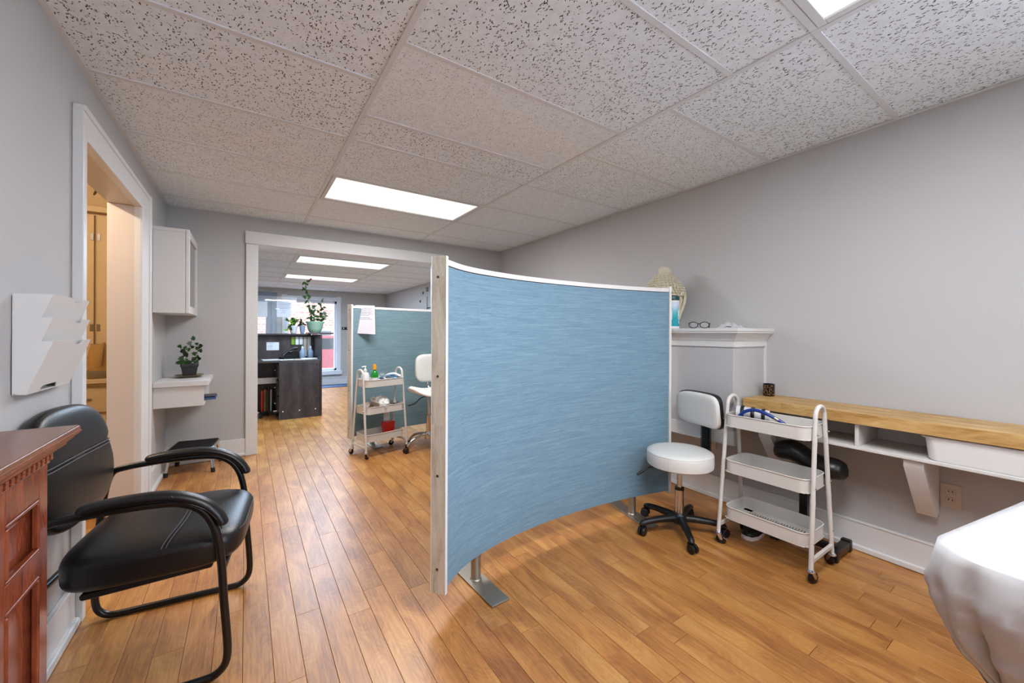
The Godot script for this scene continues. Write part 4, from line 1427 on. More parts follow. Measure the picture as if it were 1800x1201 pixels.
func cart(label: String, at: Vector3, turn: float) -> Node3D:
	var t := thing("utility_cart", label, "cart", at, turn, "three-tier utility carts")
	for y in [0.668, 0.410, 0.148]:
		tray_part(t, y)
	for e in [-1, 1]:
		var z0: float = e * 0.2225
		var z1: float = e * 0.2125
		var half := func(y: float) -> float: return lerpf(0.133, 0.056, (y - 0.06) / 0.72)
		var pts := []
		for i in 9:
			var y := 0.06 + 0.72 * i / 8.0
			pts.append(Vector3(-half.call(y), y, lerpf(z0, z1, i / 8.0)))
		for i in range(1, 12):
			var g := PI * i / 12.0
			pts.append(Vector3(-cos(g) * 0.056, 0.78 + sin(g) * 0.050, z1))
		for i in range(8, -1, -1):
			var y := 0.06 + 0.72 * i / 8.0
			pts.append(Vector3(half.call(y), y, lerpf(z0, z1, i / 8.0)))
		var f := part(t, "end_frame", one_tube(pts, 0.0105, 12), M.cart_white)
		part(f, "brace", one_box(Vector3(0, 0.105, z0), Vector3(0.25, 0.020, 0.016), 0.003), M.cart_white)
		for s in [-1, 1]:
			part(f, "joint_sleeve", one_tube([Vector3(s * half.call(0.365), 0.365, z0 * 0.98), Vector3(s * half.call(0.385), 0.385, z0 * 0.978)], 0.0116, 12), M.cart_white)
			for y in [0.70, 0.445, 0.185]:
				var bolt := MB.new()
				bolt.lathe([Vector2(0.006, 0.0), Vector2(0.006, 0.003), Vector2(0.003, 0.006), Vector2(0.0, 0.006)], 10, Transform3D(Basis(Vector3.RIGHT, e * PI / 2), Vector3(s * half.call(y), y, e * 0.226)))
				part(f, "bolt", bolt, M.chrome)
			var c := part(t, "caster", one_lathe([Vector2(0.0, 0.068), Vector2(0.013, 0.068), Vector2(0.018, 0.060), Vector2(0.018, 0.054), Vector2(0.010, 0.050), Vector2(0.0, 0.050)], 16), M.chrome, move(s * 0.133, 0, z0, 0.7 * s + 0.4 * e))
			for k in [-1, 1]:
				var fork := MB.new()
				fork.extrude(PackedVector2Array([Vector2(-0.010, 0.056), Vector2(0.012, 0.056), Vector2(0.022, 0.030), Vector2(0.016, 0.022), Vector2(0.006, 0.028)]), 0.002, move(0, 0, k * 0.0125 - 0.001))
				part(c, "fork", fork, M.chrome)
			var w := MB.new()
			w.lathe([Vector2(0.0, -0.010), Vector2(0.020, -0.010), Vector2(0.0265, -0.006), Vector2(0.0265, 0.006), Vector2(0.020, 0.010), Vector2(0.0, 0.010)], 22, Transform3D(Basis(Vector3.RIGHT, PI / 2), Vector3(0.014, 0.0268, 0)))
			part(c, "wheel", w, M.black_gloss)
			part(c, "brake", one_box(Vector3(0.034, 0.036, 0), Vector3(0.022, 0.004, 0.022), 0.001, Transform3D(Basis(Vector3.FORWARD, 0.5), Vector3(-0.012, 0.018, 0))), M.chrome)
	return t


func build_carts() -> void:
	var c1 := cart("cream metal three-tier cart with blue tubing beside the white stool", Vector3(2.372, 0, -0.988), 0.0)
	var c2 := again(c1, Vector3(1.115, 0, -4.005), deg_to_rad(105.0), "cream metal three-tier cart loaded with supplies before the teal screen")
	c2.set_meta("group", "three-tier utility carts")
	var p1 := c1.transform
	var p2 := c2.transform
	var b := MB.new()
	# --- on the near cart
	var t := thing("rubber_tubing", "blue rubber tubing looped over the near cart's top tray", "tubing", p1 * Vector3(0, 0.680, 0))
	part(t, "tube", one_tube(curve([Vector3(-0.075, 0.030, -0.150), Vector3(-0.072, 0.075, -0.115), Vector3(-0.062, 0.093, -0.065), Vector3(-0.056, 0.082, -0.010), Vector3(-0.050, 0.058, 0.045), Vector3(-0.040, 0.026, 0.100), Vector3(-0.010, 0.010, 0.150), Vector3(0.050, 0.010, 0.120)], 7), 0.0092, 12), M.blue_tube)
	part(t, "ferrule", one_tube([Vector3(-0.0515, 0.066, 0.030), Vector3(-0.0495, 0.056, 0.048)], 0.0105, 12), M.steel)
	t = thing("wrist_brace", "grey and black strapped wrist brace lying on the cart tray", "brace", p1 * Vector3(0.01, 0.693, -0.105), 0.35)
	var rows := []
	for i in 13:
		var a := i / 12.0
		var row := []
		for j in 12:
			var g := TAU * j / 12
			row.append(Vector3(cos(g) * (0.052 - 0.018 * a), 0.042 + sin(g) * (0.042 - 0.012 * a), (a - 0.5) * 0.16))
		rows.append(row)
	b.grid(rows, true, Vector2.ONE, false)
	part(t, "shell", b, M.paper_grey)
	for i in 3:
		b = MB.new()
		var ring := []
		for j in 18:
			var g := TAU * j / 18
			var k := 0.052 - 0.006 * i
			ring.append(Vector3(cos(g) * k, 0.042 + sin(g) * (0.043 - 0.004 * i), -0.05 + i * 0.05))
		b.tube(ring, 0.009, 6, true, Vector3.BACK, 0.3)
		part(t, "strap", b, M.black_plastic)
	t = thing("plastic_bag", "small clear plastic bag on the near cart's top tray", "bag", p1 * Vector3(-0.045, 0.679, -0.02))
	rows = []
	var r := RandomNumberGenerator.new()
	r.seed = 17
	for i in 7:
		var row := []
		for j in 10:
			row.append(Vector3((i - 3) * 0.014 + r.randf_range(-0.003, 0.003), 0.002 + r.randf() * 0.022 * (1.0 if i > 0 and i < 6 and j > 0 and j < 9 else 0.1), (j - 4.5) * 0.012))
		rows.append(row)
	b = MB.new()
	b.grid(rows)
	part(t, "film", b, M.clear_plastic)

	# --- on the far cart; local z runs along the cart, -z is the end by the opening
	var at := func(x: float, y: float, z: float) -> Vector3: return p2 * Vector3(x, y, z)
	t = thing("soap_bottle", "white pump soap bottle on the far cart's top tray", "bottle", at.call(0.03, 0.6735, -0.145))
	part(t, "bottle", one_lathe([Vector2(0.0, 0.0), Vector2(0.036, 0.0), Vector2(0.039, 0.006), Vector2(0.039, 0.100), Vector2(0.030, 0.122), Vector2(0.014, 0.130), Vector2(0.014, 0.138), Vector2(0.0, 0.138)], 24), M.bright_white)
	part(t, "collar", one_lathe([Vector2(0.016, 0.136), Vector2(0.016, 0.154), Vector2(0.008, 0.158), Vector2(0.005, 0.18), Vector2(0.0, 0.18)], 16), M.bright_white)
	part(t, "spout", one_tube(curve([Vector3(0.008, 0.184, 0), Vector3(-0.01, 0.186, 0), Vector3(-0.032, 0.180, 0.0)], 4), 0.0055, 8), M.bright_white)
	t = thing("green_bottle", "green liquid bottle with yellow cap on the far cart", "bottle", at.call(-0.005, 0.6735, -0.065))
	part(t, "bottle", one_lathe([Vector2(0.0, 0.0), Vector2(0.030, 0.0), Vector2(0.033, 0.006), Vector2(0.033, 0.105), Vector2(0.026, 0.128), Vector2(0.014, 0.140), Vector2(0.013, 0.158), Vector2(0.0, 0.158)], 24), M.green_liquid)
	part(t, "label", one_lathe([Vector2(0.0336, 0.03), Vector2(0.0336, 0.075)], 24), M.paper)
	part(t, "cap", one_lathe([Vector2(0.016, 0.152), Vector2(0.0165, 0.19), Vector2(0.013, 0.205), Vector2(0.0, 0.206)], 18), M.yellow_cap)
	for k in 4:
		t = thing("face_mask", ["pale blue face mask at the bottom of the loose pile", "white face mask lying on the lowest blue mask", "pale blue face mask between two white masks", "white face mask on top of the loose pile"][k], "mask", at.call(0.02 - k * 0.008, 0.700 + k * 0.018, 0.03 + k * 0.035), 0.4 * k, "face masks on the far cart")
		rows = []
		r.seed = 40 + k
		for i in 6:
			var row := []
			for j in 10:
				row.append(Vector3((i - 2.5) * 0.019, 0.012 * sin(i * 1.6 + k) + 0.016 * cos((j - 4.5) * 0.5) + r.randf() * 0.004, (j - 4.5) * 0.018))
			rows.append(row)
		b = MB.new()
		b.grid(rows)
		part(t, "panel", b, M.mask_blue if k % 2 == 0 else M.paper)
		part(t, "ear_loop", one_tube(curve([Vector3(-0.04, 0.012, -0.08), Vector3(-0.03, 0.018, -0.115), Vector3(0.03, 0.018, -0.115), Vector3(0.04, 0.012, -0.08)], 4), 0.0018, 6), M.paper)
	t = thing("small_dish", "flat grey dish beside the bottles on the far cart", "dish", at.call(-0.06, 0.6735, 0.0))
	part(t, "dish", one_lathe([Vector2(0.0, 0.0), Vector2(0.028, 0.0), Vector2(0.040, 0.016), Vector2(0.037, 0.016), Vector2(0.026, 0.004), Vector2(0.0, 0.004)], 24), M.paper_grey)
	# middle tray
	t = thing("cloth_bundle", "bundle of pale folded cloths and gauze in the cart's middle tray", "cloths", at.call(-0.005, 0.4155, 0.005))
	rows = []
	var lump := noise(14.0, 66, 3)
	for i in 17:
		var ph := -PI / 2 + PI * i / 16.0
		var row := []
		for j in 26:
			var th := TAU * j / 26
			var d := Vector3(cos(ph) * cos(th), sin(ph), cos(ph) * sin(th))
			var k := 1.0 + 0.28 * lump.get_noise_3d(d.x * 0.25, d.y * 0.25, d.z * 0.25)
			row.append(Vector3(d.x * 0.080 * k, 0.072 + d.y * 0.068 * k, d.z * 0.115 * k))
		rows.append(row)
	b = MB.new()
	b.grid(rows, true, Vector2.ONE, true)
	part(t, "bag", b, M.paper)
	for k in 7:
		b = MB.new()
		b.box(Vector3(0, 0.045, 0), Vector3(0.085, 0.085, 0.003), 0.001)
		part(t, "gauze_pad", b, M.paper if k % 2 else M.outlet, Transform3D(Basis(Vector3.UP, PI / 2 + 0.2 * (k - 3)) * Basis(Vector3.RIGHT, -0.25 * (k - 3)) * Basis(Vector3.BACK, 0.12 * (k - 3)), Vector3(-0.066, 0.052, -0.072 + k * 0.024)))
	t = thing("drop_bottle", "small white dropper bottle with purple label in middle tray", "bottle", at.call(-0.02, 0.4155, 0.150))
	part(t, "bottle", one_lathe([Vector2(0.0, 0.0), Vector2(0.016, 0.0), Vector2(0.017, 0.004), Vector2(0.017, 0.070), Vector2(0.010, 0.084), Vector2(0.0, 0.084)], 18), M.bright_white)
	part(t, "label", one_lathe([Vector2(0.0175, 0.010), Vector2(0.0175, 0.060)], 18), M.purple)
	part(t, "cap", one_lathe([Vector2(0.0105, 0.083), Vector2(0.0085, 0.106), Vector2(0.005, 0.120), Vector2(0.0, 0.121)], 16), M.bright_white)
	t = thing("paper_bag", "rolled brown paper packet sticking out of the middle tray", "packet", at.call(0.045, 0.4155, -0.168), deg_to_rad(105.0))
	part(t, "roll", one_tube([Vector3(0.09, 0.030, 0.0), Vector3(-0.10, 0.085, 0.0)], [0.022, 0.026], 12), M.outlet)
	part(t, "roll", one_tube([Vector3(0.08, 0.028, 0.045), Vector3(-0.09, 0.060, 0.050)], [0.018, 0.020], 12), M.brown_paper)
	# bottom tray
	t = thing("sharps_container", "red sharps container with clear lid in cart's bottom tray", "container", at.call(-0.02, 0.1535, 0.075), p2.basis.get_euler().y)
	rows = []
	for q in [[0.072, 0.085, 0.0], [0.078, 0.092, 0.02], [0.092, 0.108, 0.125], [0.096, 0.112, 0.128], [0.096, 0.112, 0.136], [0.088, 0.104, 0.137]]:
		rows.append(Array(rounded_rect(q[0], q[1], 0.010, 3)).map(func(p): return Vector3(p.x, q[2], p.y)))
	b = MB.new()
	b.grid(rows, true, Vector2.ONE, true)
	part(t, "body", b, M.red_plastic)
	b = MB.new()
	b.box(Vector3(0.0, 0.140, 0), Vector3(0.090, 0.008, 0.106), 0.003)
	part(t, "rim", b, M.red_plastic)
	b = MB.new()
	b.box(Vector3(0.040, 0.185, 0.01), Vector3(0.004, 0.085, 0.070), 0.001)
	part(t, "clear_lid", b, M.clear_plastic)


# ---------------------------------------------------------------- treatment table under a white sheet
func build_sheet_table() -> void:
	var turn := -deg_to_rad(10.6)
	var corner := Vector3(1.335, 0, -0.225)
	var ex := Basis(Vector3.UP, turn) * Vector3.RIGHT
	var ez := Basis(Vector3.UP, turn) * Vector3.BACK
	var w := 0.76
	var l := 1.75
	var mid := corner + ex * w / 2 + ez * l / 2
	var t := thing("treatment_table", "padded treatment table hidden under a white sheet", "table", mid, turn)
	var b := MB.new()
	b.pillow(Vector3(0, 0.648, 0), Vector3(w / 2 - 0.01, 0.04, l / 2 - 0.01), 0.3, 0.15, Transform3D(), 40, 10)
	part(t, "padded_top", b, M.leather)
	for sx in [-1, 1]:
		for sz in [-1, 1]:
			part(t, "leg", one_tube([Vector3(sx * 0.22, 0.0, sz * 0.55), Vector3(sx * 0.22, 0.62, sz * 0.55)], 0.022, 12), M.steel)
	# the sheet
	t = thing("white_sheet", "white cotton sheet draped over the treatment table", "sheet", mid, turn)
	var rim := Array(rounded_rect(w + 0.02, l + 0.02, 0.10, 14))
	# put extra points on the straight sides
	var fine := []
	for i in rim.size():
		var p: Vector2 = rim[i]
		var q: Vector2 = rim[(i + 1) % rim.size()]
		var n := maxi(int((q - p).length() / 0.02), 1)
		for k in n:
			fine.append(p.lerp(q, float(k) / n))
	var nz := noise(2.6, 77, 2)
	var fold := noise(5.5, 78, 2)
	var k := fine.size()
	var rows := []
	for i in 9:
		var s := i / 8.0
		var row := []
		for p in fine:
			var q: Vector2 = p * (0.02 + 0.96 * s)
			row.append(Vector3(q.x, 0.700 + 0.006 * nz.get_noise_2d(q.x * 3.0, q.y * 3.0) - 0.006 * pow(s, 8.0), q.y))
		rows.append(row)
	var depth := 0.42
	for i in range(0, 27):
		var s := i / 26.0
		var row := []
		for j in k:
			var p: Vector2 = fine[j]
			var a: Vector2 = fine[(j - 1 + k) % k]
			var c: Vector2 = fine[(j + 1) % k]
			var out := Vector2((c - a).y, -(c - a).x).normalized()
			if out.dot(p) < 0:
				out = -out
			var ang := p.angle()
			var wave := fold.get_noise_2d(cos(ang) * 2.2 + p.x, sin(ang) * 2.2 + p.y * 1.4) * 1.6
			var fine_wave := nz.get_noise_3d(p.x * 5.0, p.y * 5.0, s * 2.2)
			var swell := 0.020 * sin(minf(s * 5.0, 1.0) * PI * 0.5) - 0.26 * s * s
			var move_out := swell + wave * 0.06 * pow(s, 0.7) + fine_wave * 0.014 * smoothstep(0.0, 0.25, s)
			var y := 0.694 - 0.014 * minf(s * 8.0, 1.0) - depth * s
			row.append(Vector3(p.x + out.x * move_out, y, p.y + out.y * move_out))
		rows.append(row)
	b = MB.new()
	b.grid(rows, true, Vector2.ONE, false)
	part(t, "cloth", b, M.sheet)


# ---------------------------------------------------------------- black guest chair
func build_guest_chair() -> void:
	var t := thing("guest_chair", "black leather guest chair with padded arms and tubular sled base", "chair", Vector3(-0.2842, 0, -1.988), -deg_to_rad(7.0))
	for side in [1, -1]:
		var z: float = side * 0.2775
		var loop := []
		for q in [[-0.255, 0.30], [-0.242, 0.45], [-0.228, 0.55], [-0.208, 0.604], [-0.165, 0.619], [-0.09, 0.627], [-0.02, 0.631], [0.09, 0.630], [0.150, 0.619], [0.198, 0.588], [0.228, 0.538], [0.245, 0.47], [0.254, 0.38], [0.260, 0.27], [0.268, 0.16], [0.271, 0.085], [0.262, 0.042], [0.236, 0.018], [0.20, 0.0125], [0.10, 0.0125], [0.0, 0.0125], [-0.10, 0.0125], [-0.19, 0.0125], [-0.225, 0.019], [-0.250, 0.042], [-0.260, 0.08], [-0.261, 0.15]]:
			loop.append(Vector3(q[0], q[1], z))
		var b := MB.new()
		b.tube(curve(loop, 4, true), 0.0125, 14, true)
		var f := part(t, "side_frame", b, M.black_tube)
		var pad := []
		var rad := []
		var top := [[-0.100, 0.636], [-0.085, 0.646], [-0.03, 0.654], [0.04, 0.657], [0.10, 0.654], [0.155, 0.640], [0.207, 0.610], [0.240, 0.572], [0.256, 0.540], [0.258, 0.530]]
		for i in top.size():
			pad.append(Vector3(top[i][0], top[i][1], z))
			rad.append(0.012 if i == 0 or i == top.size() - 1 else 0.026)
		b = MB.new()
		var line := curve(pad, 5)
		var rr := []
		for i in line.size():
			var e := minf(i, line.size() - 1 - i) / 5.0
			rr.append(0.026 * sqrt(clampf(1.0 - pow(1.0 - minf(e, 1.0), 2.0), 0.08, 1.0)))
		b.tube(line, rr, 16, false, Vector3.BACK, 0.62)
		var p := part(f, "arm_pad", b, M.leather)
		b = MB.new()
		b.tube(line.slice(4, line.size() - 3).map(func(v): return v + Vector3(0, -0.010, side * 0.0235)), 0.0018, 5)
		part(p, "groove", b, M.black_gloss)
	# cross members
	for q in [[0.254, 0.372], [-0.252, 0.348]]:
		part(t, "cross_bar", one_tube([Vector3(q[0], q[1], -0.2775), Vector3(q[0], q[1], 0.2775)], 0.0125, 12), M.black_tube)
	part(t, "seat_pan", one_box(Vector3(0.07, 0.358, 0), Vector3(0.34, 0.022, 0.45), 0.006, Transform3D(Basis(Vector3.BACK, 0.06), Vector3.ZERO)), M.black_plastic)
	# seat cushion
	var sc := Vector3(0.056, 0.426, 0)
	var sr := Vector3(0.248, 0.068, 0.262)
	var st := Transform3D(Basis(Vector3.BACK, 0.025), sc)
	var b := MB.new()
	b.pillow(Vector3.ZERO, sr, 0.50, 0.42, Transform3D(), 64, 28)
	for i in b.v.size():
		var v := b.v[i]
		if v.y > 0:      # dished in the middle, rolled at the front
			v.y += 0.008 * (1.0 - pow(v.z / 0.262, 2.0)) - 0.016 * pow(maxf(v.x / 0.248, 0.0), 3.0)
		b.v[i] = st * v
		b.n[i] = st.basis * b.n[i]
	var seat := part(t, "seat", b, M.leather)
	var top_y := func(x: float, z: float) -> float:
		var f := pow(pow(absf(x / sr.x), 2.0 / 0.42) + pow(absf(z / sr.z), 2.0 / 0.42), 0.42 / 2.0)
		return sr.y * pow(maxf(1.0 - pow(minf(f, 0.999), 2.0 / 0.50), 0.0), 0.25) + 0.008 * (1.0 - pow(z / 0.262, 2.0)) - 0.016 * pow(maxf(x / 0.248, 0.0), 3.0)
	for off in [-0.006, 0.006]:
		var pts := []
		for i in 33:
			var z := -0.252 + 0.504 * i / 32.0
			var x: float = 0.055 + off - 0.03 * pow(z / 0.26, 2.0) + 0.012 * sin(z * 9.0)
			pts.append(st * Vector3(x, top_y.call(x, z) + 0.0022, z))
		part(seat, "seam", one_tube(pts, 0.0017, 5), M.thread)
	# stitched edge round the cushion
	var ring := []
	for p in rounded_rect(0.492, 0.520, 0.15, 8):
		ring.append(st * Vector3(p.x, 0.026, p.y))
	b = MB.new()
	b.tube(ring, 0.0022, 5, true)
	part(seat, "edge_piping", b, M.leather)
	# back cushion: oval, leaning back
	var bt := Transform3D(Basis(Vector3.BACK, 0.13), Vector3(-0.236, 0.722, 0))
	var turn := Transform3D(Basis(Vector3.BACK, Vector3.RIGHT, Vector3.UP), Vector3.ZERO)
	b = MB.new()
	b.pillow(Vector3.ZERO, Vector3(0.250, 0.042, 0.205), 0.62, 0.72, turn, 64, 28)
	for i in b.v.size():
		var v := b.v[i]
		v.x += 0.25 * v.z * v.z - 0.010 * exp(-pow((v.y - 0.025) / 0.02, 2.0)) * (1.0 if v.x > 0 else 0.0)
		b.v[i] = bt * v
		b.n[i] = bt.basis * b.n[i]
	var back := part(t, "backrest", b, M.leather)
	for off in [-0.006, 0.006]:
		var pts := []
		for i in 33:
			var z := -0.240 + 0.480 * i / 32.0
			var y: float = 0.025 + off
			var f := pow(pow(absf(z / 0.250), 2.0 / 0.72) + pow(absf(y / 0.205), 2.0 / 0.72), 0.36)
			var x := 0.042 * pow(maxf(1.0 - pow(minf(f, 0.999), 2.0 / 0.62), 0.0), 0.31) + 0.25 * z * z - 0.010 * exp(-pow((y - 0.025) / 0.02, 2.0)) + 0.0065
			pts.append(bt * Vector3(x, y, z))
		part(back, "seam", one_tube(pts, 0.0019, 5), M.thread)
	for s in [-1, 1]:
		part(t, "back_bracket", one_box(Vector3(-0.235, 0.60, s * 0.235), Vector3(0.030, 0.05, 0.08), 0.006), M.black_plastic)


# ---------------------------------------------------------------- left side of the room
func build_left_side() -> void:
	build_console()
	build_file_holder()
	var z1 := ZB + 0.003
	# wall cabinet with a glazed door
	var t := thing("wall_cabinet", "white wall cabinet with glazed door in the corner above the shelf", "cabinet", Vector3(XL + 0.001, 1.335, -3.972))
	var l := -3.972 - z1
	part(t, "side_panel", one_box(Vector3(0.097, 0.327, -0.009), Vector3(0.192, 0.655, 0.018), 0.002), M.white_paint)
	part(t, "side_panel", one_box(Vector3(0.097, 0.327, -l + 0.009), Vector3(0.192, 0.655, 0.018), 0.002), M.white_paint)
	part(t, "top_panel", one_box(Vector3(0.097, 0.646, -l / 2), Vector3(0.192, 0.018, l - 0.036), 0.001), M.white_paint)
	part(t, "bottom_panel", one_box(Vector3(0.097, 0.009, -l / 2), Vector3(0.192, 0.018, l - 0.036), 0.001), M.white_paint)
	part(t, "back_panel", one_box(Vector3(0.005, 0.327, -l / 2), Vector3(0.008, 0.62, l - 0.036), 0.0), M.white_paint)
	part(t, "inner_shelf", one_box(Vector3(0.095, 0.33, -l / 2), Vector3(0.17, 0.014, l - 0.04), 0.001), M.white_paint)
	part(t, "top_lip", one_box(Vector3(0.097, 0.640, 0.002), Vector3(0.194, 0.026, 0.006), 0.001), M.white_paint)
	var d := part(t, "door", one_box(Vector3(0.206, 0.327, -0.030), Vector3(0.021, 0.655, 0.058), 0.002), M.white_paint)
	part(d, "stile", one_box(Vector3(0.206, 0.327, -l + 0.030), Vector3(0.021, 0.655, 0.058), 0.002), M.white_paint)
	part(d, "rail", one_box(Vector3(0.206, 0.625, -l / 2), Vector3(0.021, 0.060, l - 0.116), 0.002), M.white_paint)
	part(d, "rail", one_box(Vector3(0.206, 0.030, -l / 2), Vector3(0.021, 0.060, l - 0.116), 0.002), M.white_paint)
	part(d, "pane", one_box(Vector3(0.206, 0.327, -l / 2), Vector3(0.004, 0.545, l - 0.110), 0.0), M.smoked_glass)
	# corner shelf with an open box below it
	t = thing("corner_shelf", "white painted corner shelf with an open box beneath it", "shelf", Vector3(XL + 0.001, 0.598, -4.005))
	l = -4.005 - z1
	part(t, "top_board", one_box(Vector3(0.168, 0.182, -l / 2), Vector3(0.336, 0.038, l), 0.002), M.white_paint)
	part(t, "front_panel", one_box(Vector3(0.153, 0.081, -0.026), Vector3(0.306, 0.160, 0.016), 0.001), M.white_paint)
	part(t, "back_panel", one_box(Vector3(0.153, 0.081, -l + 0.012), Vector3(0.306, 0.160, 0.016), 0.001), M.white_paint)
	part(t, "bottom_board", one_box(Vector3(0.153, 0.008, -l / 2 - 0.004), Vector3(0.306, 0.016, l - 0.06), 0.001), M.white_paint)
	t = thing("blue_folder", "blue folder sticking out of the box under the corner shelf", "folder", Vector3(-0.36, 0.6165, -4.30))
	part(t, "cover", one_box(Vector3(0.0, 0.010, 0), Vector3(0.30, 0.018, 0.20), 0.002), M.blue_book)
	part(t, "pages", one_box(Vector3(0.001, 0.024, 0), Vector3(0.29, 0.008, 0.19), 0.001), M.navy)
	# ivy in a charcoal pot on a dish
	var pot_at := Vector3(-0.404, 0.800, -4.39)
	t = thing("glass_dish", "square amber glass dish under the ivy pot", "dish", pot_at, 0.12)
	var rows := []
	for q in [[0.10, 0.10, 0.0], [0.13, 0.13, 0.004], [0.19, 0.19, 0.020], [0.194, 0.194, 0.020], [0.13, 0.13, 0.007], [0.02, 0.02, 0.006]]:
		rows.append(Array(rounded_rect(q[0], q[1], q[0] * 0.2, 4)).map(func(p): return Vector3(p.x, q[2], p.y)))
	var b := MB.new()
	b.grid(rows, true, Vector2.ONE, true)
	part(t, "dish", b, M.saucer)
	t = thing("potted_ivy", "small ivy in a square charcoal pot on the corner shelf", "potted plant", pot_at + Vector3(0, 0.008, 0), 0.12)
	rows = []
	for q in [[0.088, 0.0], [0.112, 0.082], [0.122, 0.084], [0.124, 0.108], [0.114, 0.108], [0.110, 0.090]]:
		rows.append(Array(rounded_rect(q[0], q[0], 0.010, 3)).map(func(p): return Vector3(p.x, q[1], p.y)))
	b = MB.new()
	b.grid(rows, true, Vector2.ONE, true)
	part(t, "pot", b, M.pot_charcoal)
	part(t, "soil", one_box(Vector3(0, 0.088, 0), Vector3(0.108, 0.012, 0.108), 0.0), M.soil)
	var leaf := MB.new()
	leaf.extrude(PackedVector2Array([Vector2(0, 0), Vector2(0.012, -0.004), Vector2(0.020, 0.006), Vector2(0.013, 0.012), Vector2(0.018, 0.022), Vector2(0.008, 0.022), Vector2(0.0, 0.036), Vector2(-0.008, 0.022), Vector2(-0.018, 0.022), Vector2(-0.013, 0.012), Vector2(-0.020, 0.006), Vector2(-0.012, -0.004)]), 0.0008)
	var leaf_mesh := leaf.mesh()
	var r := RandomNumberGenerator.new()
	r.seed = 91
	for st in [[Vector3(-0.015, 0.09, 0.0), Vector3(-0.025, 0.17, 0.01), Vector3(0.0, 0.25, 0.0), Vector3(0.022, 0.335, 0.01)], [Vector3(0.02, 0.09, 0.01), Vector3(0.045, 0.15, 0.02), Vector3(0.055, 0.21, 0.02), Vector3(0.060, 0.275, 0.01)], [Vector3(-0.03, 0.09, 0.02), Vector3(-0.04, 0.16, 0.04), Vector3(-0.035, 0.215, 0.05), Vector3(-0.055, 0.250, 0.05)], [Vector3(0.0, 0.09, 0.03), Vector3(0.01, 0.13, 0.06), Vector3(0.03, 0.15, 0.075)], [Vector3(-0.03, 0.09, 0.0), Vector3(-0.05, 0.12, 0.03), Vector3(-0.065, 0.125, 0.045)]]:
		var line := curve(st, 6)
		part(t, "stem", one_tube(line, 0.0016, 5), M.stem)
		for i in range(2, line.size(), 2):
			var k := r.randf_range(0.75, 1.25)
			var bs := Basis.from_euler(Vector3(r.randf_range(-0.7, 0.7), r.randf_range(-0.9, 0.9), r.randf_range(-2.2, 2.2))).scaled(Vector3.ONE * k)
			part(t, "leaf", leaf_mesh, M.leaf_dark if r.randf() < 0.55 else M.leaf, Transform3D(bs, line[i] + Vector3(r.randf_range(-0.014, 0.014), 0, r.randf_range(0.0, 0.014))))
	# chrome step stool
	t = thing("step_stool", "low chrome step stool with black ribbed top under the shelf", "step stool", Vector3(-0.365, 0, -4.385), -0.12)
	part(t, "tread", one_box(Vector3(0, 0.214, 0), Vector3(0.295, 0.012, 0.285), 0.005), M.rubber)
	var rib := MB.new()
	for i in 13:
		rib.box(Vector3(0, 0.2205, -0.13 + i * 0.0215), Vector3(0.28, 0.003, 0.010), 0.001)
	part(t, "tread_ribs", rib, M.rubber)
	b = MB.new()
	b.tube(Array(rounded_rect(0.305, 0.295, 0.03, 5)).map(func(p): return Vector3(p.x, 0.204, p.y)), 0.011, 8, true)
	part(t, "rim", b, M.chrome)
	for sx in [-1, 1]:
		for sz in [-1, 1]:
			part(t, "leg", one_tube([Vector3(sx * 0.135, 0.20, sz * 0.13), Vector3(sx * 0.155, 0.03, sz * 0.155)], 0.0115, 10), M.chrome)
			part(t, "rubber_foot", one_tube([Vector3(sx * 0.1545, 0.036, sz * 0.1545), Vector3(sx * 0.158, 0.0, sz * 0.159)], 0.0155, 10), M.rubber)


